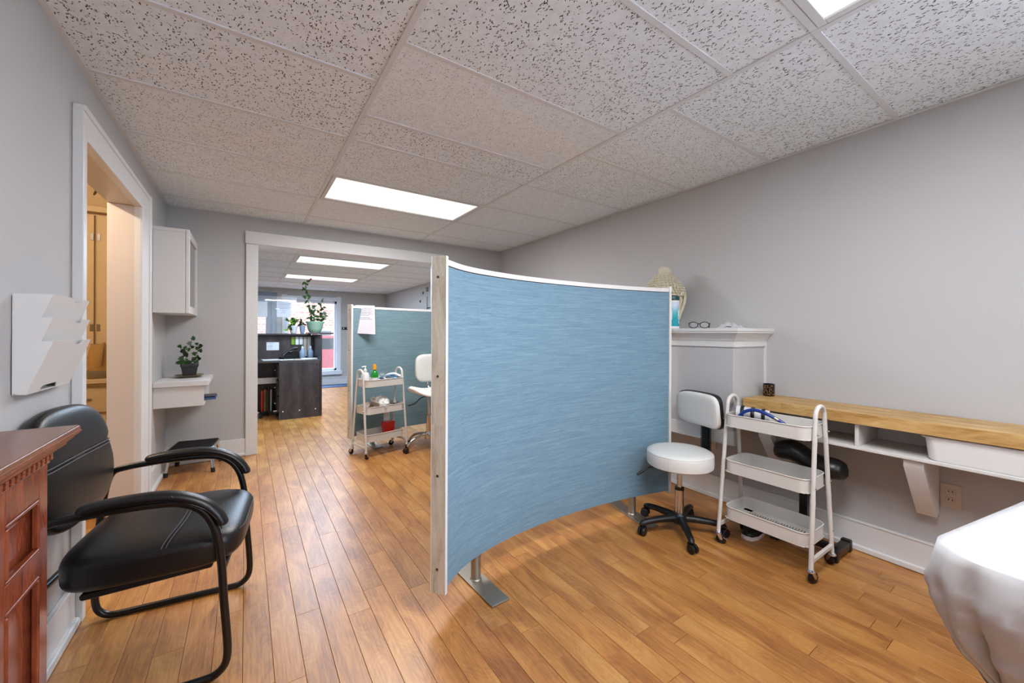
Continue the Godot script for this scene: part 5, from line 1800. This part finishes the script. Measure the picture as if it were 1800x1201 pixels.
func build_console() -> void:
	# cherry console against the left wall; its front looks into the room (+x)
	var t := thing("cherry_console", "cherry wood console with panelled front and dentil moulding", "console", Vector3(XL + 0.002, 0, -1.425))
	var x1 := -0.398 - XL - 0.002      # front face of the body
	var far := 0.0
	var near := 1.95
	var mid := (near + far) / 2
	var len := near - far
	var along := func(center: Vector3, size: Vector3, bev: float, grain_z: bool) -> MB:
		var b := MB.new()
		b.box(center, size, bev)
		if not grain_z:
			for i in b.v.size():
				b.uv[i] = Vector2(b.v[i].y, b.v[i].z + b.v[i].x)
		return b
	part(t, "body", along.call(Vector3((x1 - 0.022) / 2, 0.44, mid), Vector3(x1 - 0.022, 0.88, len), 0.002, false), M.cherry)
	part(t, "top", along.call(Vector3((x1 + 0.046) / 2, 0.939, mid - 0.021), Vector3(x1 + 0.046, 0.022, len + 0.042), 0.004, true), M.cherry_top)
	part(t, "top_edge", along.call(Vector3((x1 + 0.048) / 2, 0.936, mid - 0.0225), Vector3(x1 + 0.048, 0.012, len + 0.045), 0.005, true), M.cherry)
	for q in [[0.036, 0.923, 0.012], [0.026, 0.911, 0.014], [0.014, 0.900, 0.010]]:
		part(t, "moulding", along.call(Vector3((x1 + q[0]) / 2, q[1], mid - q[0] / 2), Vector3(x1 + q[0], q[2], len + q[0]), 0.004, true), M.cherry)
	part(t, "dentil_rail", along.call(Vector3((x1 + 0.003) / 2, 0.886, mid - 0.001), Vector3(x1 + 0.003, 0.022, len + 0.002), 0.001, true), M.cherry)
	var dm := one_box(Vector3.ZERO, Vector3(0.008, 0.015, 0.013), 0.001).mesh()
	for i in 60:
		part(t, "dentil", dm, M.cherry, move(x1 + 0.006, 0.886, 0.010 + i * 0.024))
	part(t, "bead", along.call(Vector3((x1 + 0.004) / 2, 0.872, mid), Vector3(x1 + 0.004, 0.004, len + 0.003), 0.001, true), M.cherry)
	# framed front: stiles, rails and recessed panels
	var fx := x1 - 0.011
	var stile := func(z0: float, z1: float, y0: float, y1: float) -> void:
		part(t, "frame_piece", along.call(Vector3(fx, (y0 + y1) / 2, (z0 + z1) / 2), Vector3(0.022, y1 - y0, z1 - z0), 0.002, false), M.cherry)
	var bays := [[0.047, 0.203], [0.43, 1.10], [1.33, 1.49]]
	stile.call(0.0, 0.047, 0.0, 0.872)
	stile.call(0.203, 0.43, 0.0, 0.872)
	stile.call(1.10, 1.33, 0.0, 0.872)
	stile.call(1.49, 1.95, 0.0, 0.872)
	for k in bays.size():
		var z0: float = bays[k][0]
		var z1: float = bays[k][1]
		stile.call(z0, z1, 0.80, 0.872)
		stile.call(z0, z1, 0.622, 0.676)
		stile.call(z0, z1, 0.0, 0.16)
		for y in [[0.676, 0.80], [0.16, 0.622]]:
			var p := part(t, "panel", along.call(Vector3(x1 - 0.022, (y[0] + y[1]) / 2, (z0 + z1) / 2), Vector3(0.006, y[1] - y[0] - 0.002, z1 - z0 - 0.002), 0.001, false), M.cherry)
			part(p, "raised_field", along.call(Vector3(x1 - 0.019, (y[0] + y[1]) / 2, (z0 + z1) / 2), Vector3(0.008, y[1] - y[0] - 0.055, z1 - z0 - 0.055), 0.003, false), M.cherry)
			for s in [0, 1]:
				part(p, "panel_mould", along.call(Vector3(x1 - 0.004, y[s] + (0.005 if s == 0 else -0.005), (z0 + z1) / 2), Vector3(0.014, 0.010, z1 - z0), 0.004, true), M.cherry)
				part(p, "panel_mould", along.call(Vector3(x1 - 0.004, (y[0] + y[1]) / 2, (z0 + 0.005) if s == 0 else (z1 - 0.005)), Vector3(0.014, y[1] - y[0] - 0.02, 0.010), 0.004, false), M.cherry)


func build_file_holder() -> void:
	var t := thing("wall_file_holder", "white metal wall file holder with three angled pockets", "file holder", Vector3(XL, 0.99, -2.002))
	var hw := 0.178
	part(t, "back_plate", one_box(Vector3(0.004, 0.158, 0), Vector3(0.003, 0.305, 2 * hw - 0.004), 0.0005), M.white_paint)
	var k := 0
	for q in [[0.005, 0.169], [0.080, 0.244], [0.152, 0.316]]:
		var foot := Vector2(0.031, q[0])
		var lip := Vector2(0.088 - 0.001 * k, q[1])
		var d := (lip - foot)
		var length := d.length()
		# front plate: u across, v up the slope; notch in the top edge
		var p := PackedVector2Array([Vector2(-hw + 0.0032 * k, 0), Vector2(-0.05, 0), Vector2(-0.03, 0.020 if k == 0 else 0.0), Vector2(0.075, 0.020 if k == 0 else 0.0), Vector2(0.095, 0), Vector2(hw - 0.0032 * k, 0), Vector2(hw - 0.0032 * k, length), Vector2(-0.02, length), Vector2(-0.028, length - 0.012), Vector2(-0.040, length - 0.016), Vector2(-0.085, length - 0.016), Vector2(-0.098, length - 0.012), Vector2(-0.106, length), Vector2(-hw + 0.0032 * k, length)])
		var up := Vector3(d.x, d.y, 0).normalized()
		var b := MB.new()
		b.extrude(p, 0.0022, Transform3D(Basis(Vector3.BACK, up, Vector3.BACK.cross(up)), Vector3(foot.x, foot.y, 0)), 2.0)
		var pk := part(t, "pocket", b, M.white_paint)
		part(pk, "pocket_floor", one_box(Vector3(foot.x / 2 + 0.002, foot.y + 0.0015, 0), Vector3(foot.x - 0.003, 0.0022, 2 * hw - 0.006), 0.0005), M.white_paint)
		for s in [-1, 1]:
			b = MB.new()
			b.extrude(PackedVector2Array([Vector2(0.0035, q[0] + 0.006), foot, lip, Vector2(0.0035, q[1] - 0.002)]), 0.0022, move(0, 0, s * (hw - 0.0032 * k) - 0.0011), 2.0)
			part(pk, "pocket_end", b, M.white_paint)
		k += 1


# ---------------------------------------------------------------- side room behind the left doorway
func build_hall() -> void:
	var t := thing("built_in_hutch", "cream painted built-in hutch with drawers in the side room", "hutch", Vector3(-1.05, 0, -4.40))
	# drawers face +z at z = -4.25
	part(t, "base", one_box(Vector3(0, 0.40, -0.02), Vector3(0.66, 0.79, 0.30), 0.002), M.cream)
	part(t, "counter", one_box(Vector3(0, 0.812, -0.01), Vector3(0.68, 0.036, 0.36), 0.004), M.cream)
	part(t, "counter_lip", one_box(Vector3(0, 0.784, 0.135), Vector3(0.67, 0.018, 0.03), 0.003), M.cream)
	for q in [[0.575, 0.742], [0.33, 0.50], [0.08, 0.30]]:
		var d := part(t, "drawer", one_box(Vector3(0.0, (q[0] + q[1]) / 2, 0.139), Vector3(0.60, q[1] - q[0], 0.022), 0.003), M.cream)
		part(d, "pull", one_box(Vector3(0.055, (q[0] + q[1]) / 2 + 0.02, 0.158), Vector3(0.06, 0.012, 0.016), 0.003), M.saucer)
	part(t, "upper_case", one_box(Vector3(-0.05, 1.48, -0.09), Vector3(0.42, 1.29, 0.14), 0.002), M.cream)
	for q in [[-0.255, 0.062], [0.076, 0.142]]:
		var d := part(t, "door", one_box(Vector3((q[0] + q[1]) / 2, 1.48, -0.008), Vector3(q[1] - q[0], 1.25, 0.022), 0.003), M.cream)
		for y in [1.22, 1.93]:
			part(d, "hinge", one_box(Vector3(q[1] - 0.012 if q[0] < 0 else q[0] + 0.012, y, 0.005), Vector3(0.020, 0.055, 0.004), 0.001), M.saucer)
	part(t, "cornice", one_box(Vector3(-0.05, 2.145, -0.06), Vector3(0.50, 0.05, 0.20), 0.008), M.cream)
	part(t, "side_case", one_box(Vector3(0.245, 1.48, -0.145), Vector3(0.16, 1.29, 0.03), 0.002), M.brown_paper)
	# jar with a ladle
	t = thing("glass_jar", "ribbed amber glass jar standing on the side room hutch", "jar", Vector3(-0.935, 0.8305, -4.312))
	part(t, "jar", one_lathe([Vector2(0.0, 0.0), Vector2(0.065, 0.0), Vector2(0.074, 0.012), Vector2(0.075, 0.06), Vector2(0.068, 0.075), Vector2(0.071, 0.09), Vector2(0.070, 0.16), Vector2(0.060, 0.22), Vector2(0.050, 0.25), Vector2(0.052, 0.265), Vector2(0.0, 0.265)], 28), M.amber_glass)
	part(t, "base_band", one_lathe([Vector2(0.076, 0.008), Vector2(0.080, 0.03), Vector2(0.076, 0.062)], 28), M.saucer)
	part(t, "ladle", one_tube(curve([Vector3(0.022, 0.10, 0.078), Vector3(0.028, 0.18, 0.082), Vector3(0.038, 0.275, 0.076)], 4), 0.008, 8), M.brown_paper)
	t = thing("card_box", "tall cream card box beside the amber jar", "box", Vector3(-0.815, 0.8305, -4.345), 0.1)
	var b := MB.new()
	b.extrude(PackedVector2Array([Vector2(-0.028, 0.0), Vector2(0.05, 0.0), Vector2(0.05, 0.25), Vector2(-0.060, 0.25)]), 0.07, move(0, 0, -0.035))
	part(t, "carton", b, M.cream)
	part(t, "flap", one_box(Vector3(-0.005, 0.253, 0), Vector3(0.11, 0.004, 0.072), 0.001), M.cream)
	# conduit along the top of the wall
	var c := structure("trim_3")
	part(c, "crown", one_box(Vector3(XL - 0.22, 2.20, -3.2), Vector3(0.05, 0.06, 2.6), 0.006), M.cream)
	part(c, "cable", one_tube(curve([Vector3(-0.93, 2.24, -4.2), Vector3(-0.90, 2.165, -4.0), Vector3(-0.84, 2.17, -3.8)], 5), 0.005, 6), M.stem)
	# bulb that lights the side room
	t = thing("bulb_lamp", "warm ceiling bulb lamp in the side room", "lamp", Vector3(-1.25, 2.28, -2.9))
	part(t, "socket", one_lathe([Vector2(0.0, 0.13), Vector2(0.04, 0.13), Vector2(0.04, 0.07), Vector2(0.02, 0.05), Vector2(0.0, 0.05)], 20), M.cream)
	part(t, "rod", one_tube([Vector3(0, 0.12, 0), Vector3(0, 0.23, 0)], 0.008, 8), M.cream)
	part(t, "bulb", one_lathe([Vector2(0.0, -0.06), Vector2(0.03, -0.05), Vector2(0.045, -0.015), Vector2(0.035, 0.03), Vector2(0.018, 0.055), Vector2(0.0, 0.056)], 20), M.lamp_warm)
	var o := OmniLight3D.new()
	o.name = "light"
	o.light_energy = HALL_POWER
	o.light_color = Color(1.0, 0.91, 0.80)
	o.light_size = 0.04
	o.omni_range = 8.0
	o.omni_attenuation = 2.0
	o.shadow_enabled = true
	t.add_child(o)
	o.position = Vector3(0, 0, 0)


const HALL_POWER := 0.8


# ---------------------------------------------------------------- office
func build_office() -> void:
	var t := thing("reception_desk", "dark espresso reception desk with raised counter in the office", "desk", Vector3(0.40, 0, -6.2))
	var up := func(center: Vector3, size: Vector3) -> MB:
		var b := MB.new()
		b.box(center, size, 0.002)
		for i in b.v.size():
			b.uv[i] = Vector2(b.v[i].y, b.v[i].x + b.v[i].z)
		return b
	part(t, "end_panel", up.call(Vector3(0.225, 0.388, 0.0), Vector3(0.505, 0.776, 0.022)), M.espresso)
	part(t, "tall_panel", up.call(Vector3(0.492, 0.58, -0.45), Vector3(0.022, 1.16, 0.92)), M.espresso)
	part(t, "worktop", one_box(Vector3(-0.02, 0.789, -0.36), Vector3(1.0, 0.026, 0.72), 0.003), M.espresso)
	part(t, "worktop_wing", one_box(Vector3(-1.05, 0.789, -0.55), Vector3(1.06, 0.026, 0.50), 0.003), M.brown_paper)
	part(t, "upstand", up.call(Vector3(-0.55, 0.58, -0.715), Vector3(2.06, 1.13, 0.022)), M.espresso)
	part(t, "counter_top", one_box(Vector3(-0.58, 1.158, -0.79), Vector3(2.04, 0.026, 0.34), 0.003), M.espresso)
	part(t, "counter_return", one_box(Vector3(0.56, 1.176, -0.66), Vector3(0.34, 0.026, 0.42), 0.003), M.espresso)
	for x in [0.02, 0.22, 0.42]:
		var s := MB.new()
		s.lathe([Vector2(0.0, 0.002), Vector2(0.009, 0.0), Vector2(0.009, -0.001)], 10, Transform3D(Basis(Vector3.RIGHT, PI / 2), Vector3(x, 0.11, 0.011)))
		part(t, "screw_cap", s, M.bright_white)
	var grom := MB.new()
	grom.lathe([Vector2(0.0, 0.002), Vector2(0.011, 0.0), Vector2(0.011, -0.001)], 10, Transform3D(Basis(Vector3.RIGHT, PI / 2), Vector3(0.438, 0.74, 0.011)))
	part(t, "screw_cap", grom, M.black_plastic)
	part(t, "pedestal", up.call(Vector3(0.13, 0.42, -0.30), Vector3(0.30, 0.68, 0.50)), M.espresso)
	for y in [0.66, 0.42, 0.20]:
		var d := part(t, "drawer_front", up.call(Vector3(-0.032, y, -0.30), Vector3(0.018, 0.20, 0.46)), M.espresso)
		part(d, "handle", one_tube([Vector3(-0.062, y, -0.20), Vector3(-0.062, y, -0.40)], 0.006, 8), M.chrome)
	part(t, "keyboard_shelf", one_box(Vector3(-0.20, 0.50, -0.42), Vector3(0.36, 0.085, 0.06), 0.004), M.white_paint)
	# card stuck to the upstand
	var im := written(256, 190, Color(0.88, 0.88, 0.9), Color(0.25, 0.25, 0.28), [[0.06, 0.6, 0.08, 0.09], [0.1, 0.5, 0.3, 0.12], [0.1, 0.5, 0.5, 0.12], [0.06, 0.5, 0.78, 0.06]], 401)
	var cm := textured("card_print", im, 0.8)
	t = thing("wall_card", "white printed card fixed to the reception desk upstand", "card", Vector3(0.335, 0.98, -6.9030))
	var b := MB.new()
	b.quad(Vector3(-0.08, -0.06, 0.003), Vector3(0.08, -0.06, 0.003), Vector3(0.08, 0.06, 0.003), Vector3(-0.08, 0.06, 0.003), true)
	part(t, "print", b, cm)
	part(t, "backing", one_box(Vector3.ZERO, Vector3(0.16, 0.12, 0.004), 0.0), M.paper)
	# phone
	t = thing("desk_phone", "black desk phone on the reception desk", "phone", Vector3(0.535, 0.8025, -6.70), 0.3)
	b = MB.new()
	b.extrude(PackedVector2Array([Vector2(-0.11, 0.0), Vector2(0.10, 0.0), Vector2(0.10, 0.08), Vector2(0.07, 0.11), Vector2(-0.11, 0.02)]), 0.18, move(0, 0, -0.09))
	part(t, "base", b, M.black_plastic)
	part(t, "handset", one_tube(curve([Vector3(-0.11, 0.045, 0.06), Vector3(-0.05, 0.10, 0.06), Vector3(0.02, 0.145, 0.06), Vector3(0.085, 0.150, 0.06)], 4), [0.022, 0.018, 0.015, 0.014, 0.013, 0.013, 0.013, 0.013, 0.014, 0.016, 0.019, 0.022, 0.022], 10), M.black_plastic)
	part(t, "screen", one_box(Vector3(0.045, 0.098, -0.03), Vector3(0.06, 0.003, 0.09), 0.001, Transform3D(Basis(Vector3.BACK, 0.0), Vector3.ZERO)), M.paper_grey)
	# bottles
	for q in [[0.680, -6.64, "clear sanitizer pump bottle beside the desk phone"], [0.790, -6.66, "clear water bottle at the end of the reception desk"]]:
		t = thing("clear_bottle", q[2], "bottle", Vector3(q[0] + 0.02, 0.8025, q[1]))
		part(t, "bottle", one_lathe([Vector2(0.0, 0.0), Vector2(0.038, 0.0), Vector2(0.04, 0.01), Vector2(0.04, 0.10), Vector2(0.018, 0.135), Vector2(0.014, 0.15), Vector2(0.0, 0.15)], 20), M.door_blue)
		part(t, "cap", one_lathe([Vector2(0.016, 0.148), Vector2(0.016, 0.17), Vector2(0.006, 0.175), Vector2(0.006, 0.19), Vector2(0.0, 0.19)], 14), M.paper_grey)
	# papers on the worktop
	var r := RandomNumberGenerator.new()
	r.seed = 61
	var i := 0
	for q in [["white loose sheet spread on the reception desk", "paper", 0.48, -6.36], ["pinkish file folder open on the reception desk", "outlet", 0.66, -6.34], ["grey clipboard sheet at the reception desk edge", "paper_grey", 0.28, -6.40], ["short stack of envelopes by the reception desk bottles", "paper", 0.765, -6.42]]:
		t = thing("desk_paper", q[0], "paper", Vector3(q[2], 0.8025, q[3]), r.randf_range(-0.4, 0.4))
		part(t, "sheet", one_box(Vector3(0, 0.003 + 0.001 * i, 0), Vector3(0.20, 0.004 + 0.003 * i, 0.14), 0.001), M[q[1]])
		i += 1
	# paperwork under the desk
	t = thing("file_box", "red and brown upright files under the reception desk", "files", Vector3(0.235, 0.0, -6.945))
	for k in 4:
		part(t, "file", one_box(Vector3(-0.04 + k * 0.035, 0.20, 0.14), Vector3(0.028, 0.30 + 0.02 * (k % 2), 0.22), 0.003), [M.red_plastic, M.brown_paper, M.brown_paper, M.paper][k])
	part(t, "rack", one_box(Vector3(0.012, 0.025, 0.14), Vector3(0.17, 0.05, 0.24), 0.003), M.black_plastic)
	t = thing("footrest_stand", "black caster stand below the reception desk", "stand", Vector3(0.27, 0.0, -6.52))
	part(t, "pole", one_tube([Vector3(0, 0.05, 0), Vector3(0, 0.42, 0)], 0.018, 10), M.black_tube)
	for g in [0.4, 2.5, 4.6]:
		part(t, "leg", one_tube([Vector3(0, 0.07, 0), Vector3(cos(g) * 0.12, 0.03, sin(g) * 0.12)], 0.016, 8), M.black_tube)
		part(t, "foot", one_tube([Vector3(cos(g) * 0.12, 0.028, sin(g) * 0.12 - 0.012), Vector3(cos(g) * 0.12, 0.028, sin(g) * 0.12 + 0.012)], 0.027, 12), M.rubber)
	# acrylic guard above the counter, with notices taped to it
	t = thing("acrylic_guard", "clear acrylic guard standing on the raised reception counter", "guard", Vector3(-0.2, 1.1715, -6.93))
	part(t, "panel", one_box(Vector3(0, 0.28, 0), Vector3(1.70, 0.56, 0.005), 0.001), M.glass)
	for x in [-0.7, 0.7]:
		part(t, "stand", one_box(Vector3(x, 0.012, 0), Vector3(0.05, 0.024, 0.16), 0.003), M.glass)
	var sm := textured("sign_print", written(256, 300, Color(0.80, 0.80, 0.83), Color(0.22, 0.22, 0.27), [[0.15, 0.95, 0.05, 0.05], [0.08, 0.9, 0.14, 0.05], [0.12, 0.85, 0.23, 0.05], [0.1, 0.92, 0.32, 0.05], [0.08, 0.8, 0.41, 0.05], [0.35, 0.65, 0.55, 0.05], [0.3, 0.6, 0.68, 0.05]], 402), 0.8)
	for q in [[0.48, 1.535, "handwritten notice taped to the acrylic guard", true], [0.17, 1.53, "blank grey sheet taped to the acrylic guard", false]]:
		t = thing("guard_notice", q[2], "paper", Vector3(q[0], q[1], -6.922))
		b = MB.new()
		b.quad(Vector3(-0.095, -0.115, 0.002), Vector3(0.095, -0.115, 0.002), Vector3(0.095, 0.115, 0.002), Vector3(-0.095, 0.115, 0.002), true)
		part(t, "face", b, sm if q[3] else M.paper_grey)
		part(t, "backing", one_box(Vector3(0, 0, 0.0), Vector3(0.19, 0.23, 0.002), 0.0), M.paper_grey)
		part(t, "tape", one_box(Vector3(-0.085, 0.01, 0.003), Vector3(0.05, 0.016, 0.001), 0.0), M.bright_white)
	# plants on the raised counter
	office_plant("tall trailing plant in a wide green pot on the counter", Vector3(0.895, 1.1895, -6.84), 0.125, 0.17, M.pot_green, 71, [[Vector3(-0.03, 0.15, 0), Vector3(-0.06, 0.35, 0.0), Vector3(-0.10, 0.50, 0.01), Vector3(-0.135, 0.68, 0.0), Vector3(-0.12, 0.80, 0.0)], [Vector3(0.04, 0.15, 0), Vector3(0.06, 0.28, 0), Vector3(0.09, 0.40, 0), Vector3(0.075, 0.50, 0.02)], [Vector3(-0.05, 0.15, 0), Vector3(-0.07, 0.25, 0.03), Vector3(-0.08, 0.36, 0.03)], [Vector3(0.02, 0.15, 0), Vector3(0.10, 0.22, 0.03), Vector3(0.14, 0.30, 0.02)], [Vector3(-0.02, 0.15, 0), Vector3(-0.03, 0.28, 0.02), Vector3(-0.05, 0.44, 0.03)]], 90, M.leaf)
	office_plant("small bright leafed plant in a grey cup on the counter", Vector3(0.60, 1.1715, -6.84), 0.055, 0.12, M.paper_grey, 72, [[Vector3(0, 0.10, 0), Vector3(-0.04, 0.17, 0.01), Vector3(-0.09, 0.20, 0.02)], [Vector3(0, 0.10, 0), Vector3(0.02, 0.18, 0), Vector3(0.05, 0.22, 0)], [Vector3(0, 0.10, 0), Vector3(-0.05, 0.10, 0.05), Vector3(-0.10, 0.05, 0.05)], [Vector3(0, 0.10, 0), Vector3(0.0, 0.17, 0.02), Vector3(0.015, 0.24, 0.02)]], 34, M.leaf_light)
	office_plant("small dark sprig in a glass beside the green pot", Vector3(0.72, 1.1715, -6.84), 0.040, 0.12, M.door_blue, 73, [[Vector3(0, 0.10, 0), Vector3(-0.01, 0.17, 0.01), Vector3(-0.035, 0.24, 0.02)], [Vector3(0, 0.10, 0), Vector3(0.01, 0.16, 0.01)]], 12, M.leaf_dark)
	# leaflets hanging under the counter return
	for k in 5:
		t = thing("leaflet", ["yellow leaflet", "white narrow leaflet", "cream narrow leaflet", "pink tall leaflet", "pale tall leaflet"][k] + " hanging under the raised counter", "leaflet", Vector3(0.60 + k * 0.055, 1.10, -6.895))
		part(t, "sheet", one_box(Vector3(0, -0.04 if k < 3 else -0.13, 0.004), Vector3(0.045, 0.12 if k < 3 else 0.30, 0.004), 0.001), [M.leaf_light, M.paper, M.paper, M.outlet, M.paper][k])
	# wall clock made of separate numerals on the right-hand wall
	t = thing("numeral_clock", "large stick-on wall clock with black numerals on the office wall", "clock", Vector3(2.857, 1.60, -7.13))
	for h in 12:
		var g := TAU * h / 12.0
		var p := Vector3(0, cos(g) * 0.42, sin(g) * 0.42)
		if h == 0 or h == 6:
			var tm := TextMesh.new()
			tm.text = "12" if h == 0 else "6"
			tm.font_size = 64
			tm.pixel_size = 0.0018
			tm.depth = 0.004
			var n := part(t, "numeral", tm, M.black_plastic, Transform3D(Basis(Vector3.UP, -PI / 2), p + Vector3(-0.003, 0, 0)))
			n.set_meta("label", "black clock numeral")
		else:
			part(t, "hour_mark", one_box(p + Vector3(-0.003, 0, 0), Vector3(0.005, 0.045, 0.05), 0.001), M.black_plastic)
	part(t, "hand", one_box(Vector3(-0.004, 0.14, 0), Vector3(0.003, 0.28, 0.012), 0.0), M.black_plastic)
	part(t, "hand", one_box(Vector3(-0.006, 0.06, 0.09), Vector3(0.003, 0.018, 0.20), 0.0), M.black_plastic)
	part(t, "boss", one_box(Vector3(-0.006, 0, 0), Vector3(0.008, 0.04, 0.04), 0.004), M.black_plastic)
	# hook rail on the far wall
	t = thing("hook_rail", "short black hook rail on the office wall beside the window", "hook rail", Vector3(1.93, 1.285, ZF + 0.002))
	part(t, "rail", one_box(Vector3(0, 0, 0.008), Vector3(0.17, 0.06, 0.016), 0.003), M.black_plastic)
	for x in [-0.05, 0.03]:
		part(t, "hook", one_box(Vector3(x, 0.0, 0.024), Vector3(0.022, 0.026, 0.016), 0.004), M.bright_white)
	# runner in front of the window
	t = thing("floor_mat", "dark blue floor mat below the office window", "mat", Vector3(1.5, 0.0005, -9.50))
	part(t, "mat", one_box(Vector3(0, 0.005, 0), Vector3(1.9, 0.010, 0.46), 0.003), M.blue_book)
	part(t, "border", one_box(Vector3(0, 0.003, 0), Vector3(1.96, 0.006, 0.52), 0.002), M.navy)


func office_plant(label: String, at: Vector3, rad: float, tall: float, pot: Material, sd: int, stems: Array, leaves: int, leaf_mat: Material) -> void:
	var t := thing("potted_plant", label, "potted plant", at, 0.0, "plants on the reception counter")
	part(t, "pot", one_lathe([Vector2(0.0, 0.0), Vector2(rad * 0.6, 0.0), Vector2(rad * 0.66, 0.008), Vector2(rad * 0.86, tall * 0.35), Vector2(rad * 0.95, tall * 0.8), Vector2(rad * 1.06, tall * 0.92), Vector2(rad * 1.06, tall), Vector2(rad * 0.9, tall), Vector2(rad * 0.86, tall * 0.86)], 28), pot)
	part(t, "soil", one_lathe([Vector2(rad * 0.9, tall * 0.88), Vector2(0.0, tall * 0.90)], 20), M.soil)
	var r := RandomNumberGenerator.new()
	r.seed = sd
	var leaf := MB.new()
	leaf.extrude(PackedVector2Array([Vector2(0, 0), Vector2(0.010, 0.008), Vector2(0.014, 0.022), Vector2(0.009, 0.036), Vector2(0, 0.050), Vector2(-0.009, 0.036), Vector2(-0.014, 0.022), Vector2(-0.010, 0.008)]), 0.0008)
	var lm := leaf.mesh()
	for st in stems:
		var line := curve(st, 6)
		part(t, "stem", one_tube(line, 0.003, 6), M.stem)
	for i in leaves:
		var st := curve(stems[i % stems.size()], 6)
		var f := int(r.randf_range(0.25, 1.0) * (st.size() - 1))
		var bs := Basis.from_euler(Vector3(r.randf_range(-0.8, 0.8), r.randf_range(-1.2, 1.2), r.randf_range(-2.6, 2.6))).scaled(Vector3.ONE * r.randf_range(1.0, 1.6))
		part(t, "leaf", lm, leaf_mat if r.randf() < 0.6 else M.leaf_dark, Transform3D(bs, st[f] + Vector3(r.randf_range(-0.02, 0.02), r.randf_range(-0.01, 0.01), r.randf_range(-0.01, 0.02))))
	if sd == 71:      # red bloom at the tip
		part(t, "flower", one_lathe([Vector2(0.0, 0.0), Vector2(0.014, 0.008), Vector2(0.016, 0.022), Vector2(0.0, 0.034)], 12, move(-0.06, 0.81, 0)), M.red_plastic)
		part(t, "stem", one_tube([Vector3(-0.12, 0.80, 0), Vector3(-0.09, 0.815, 0), Vector3(-0.06, 0.812, 0)], 0.0025, 6), M.stem)
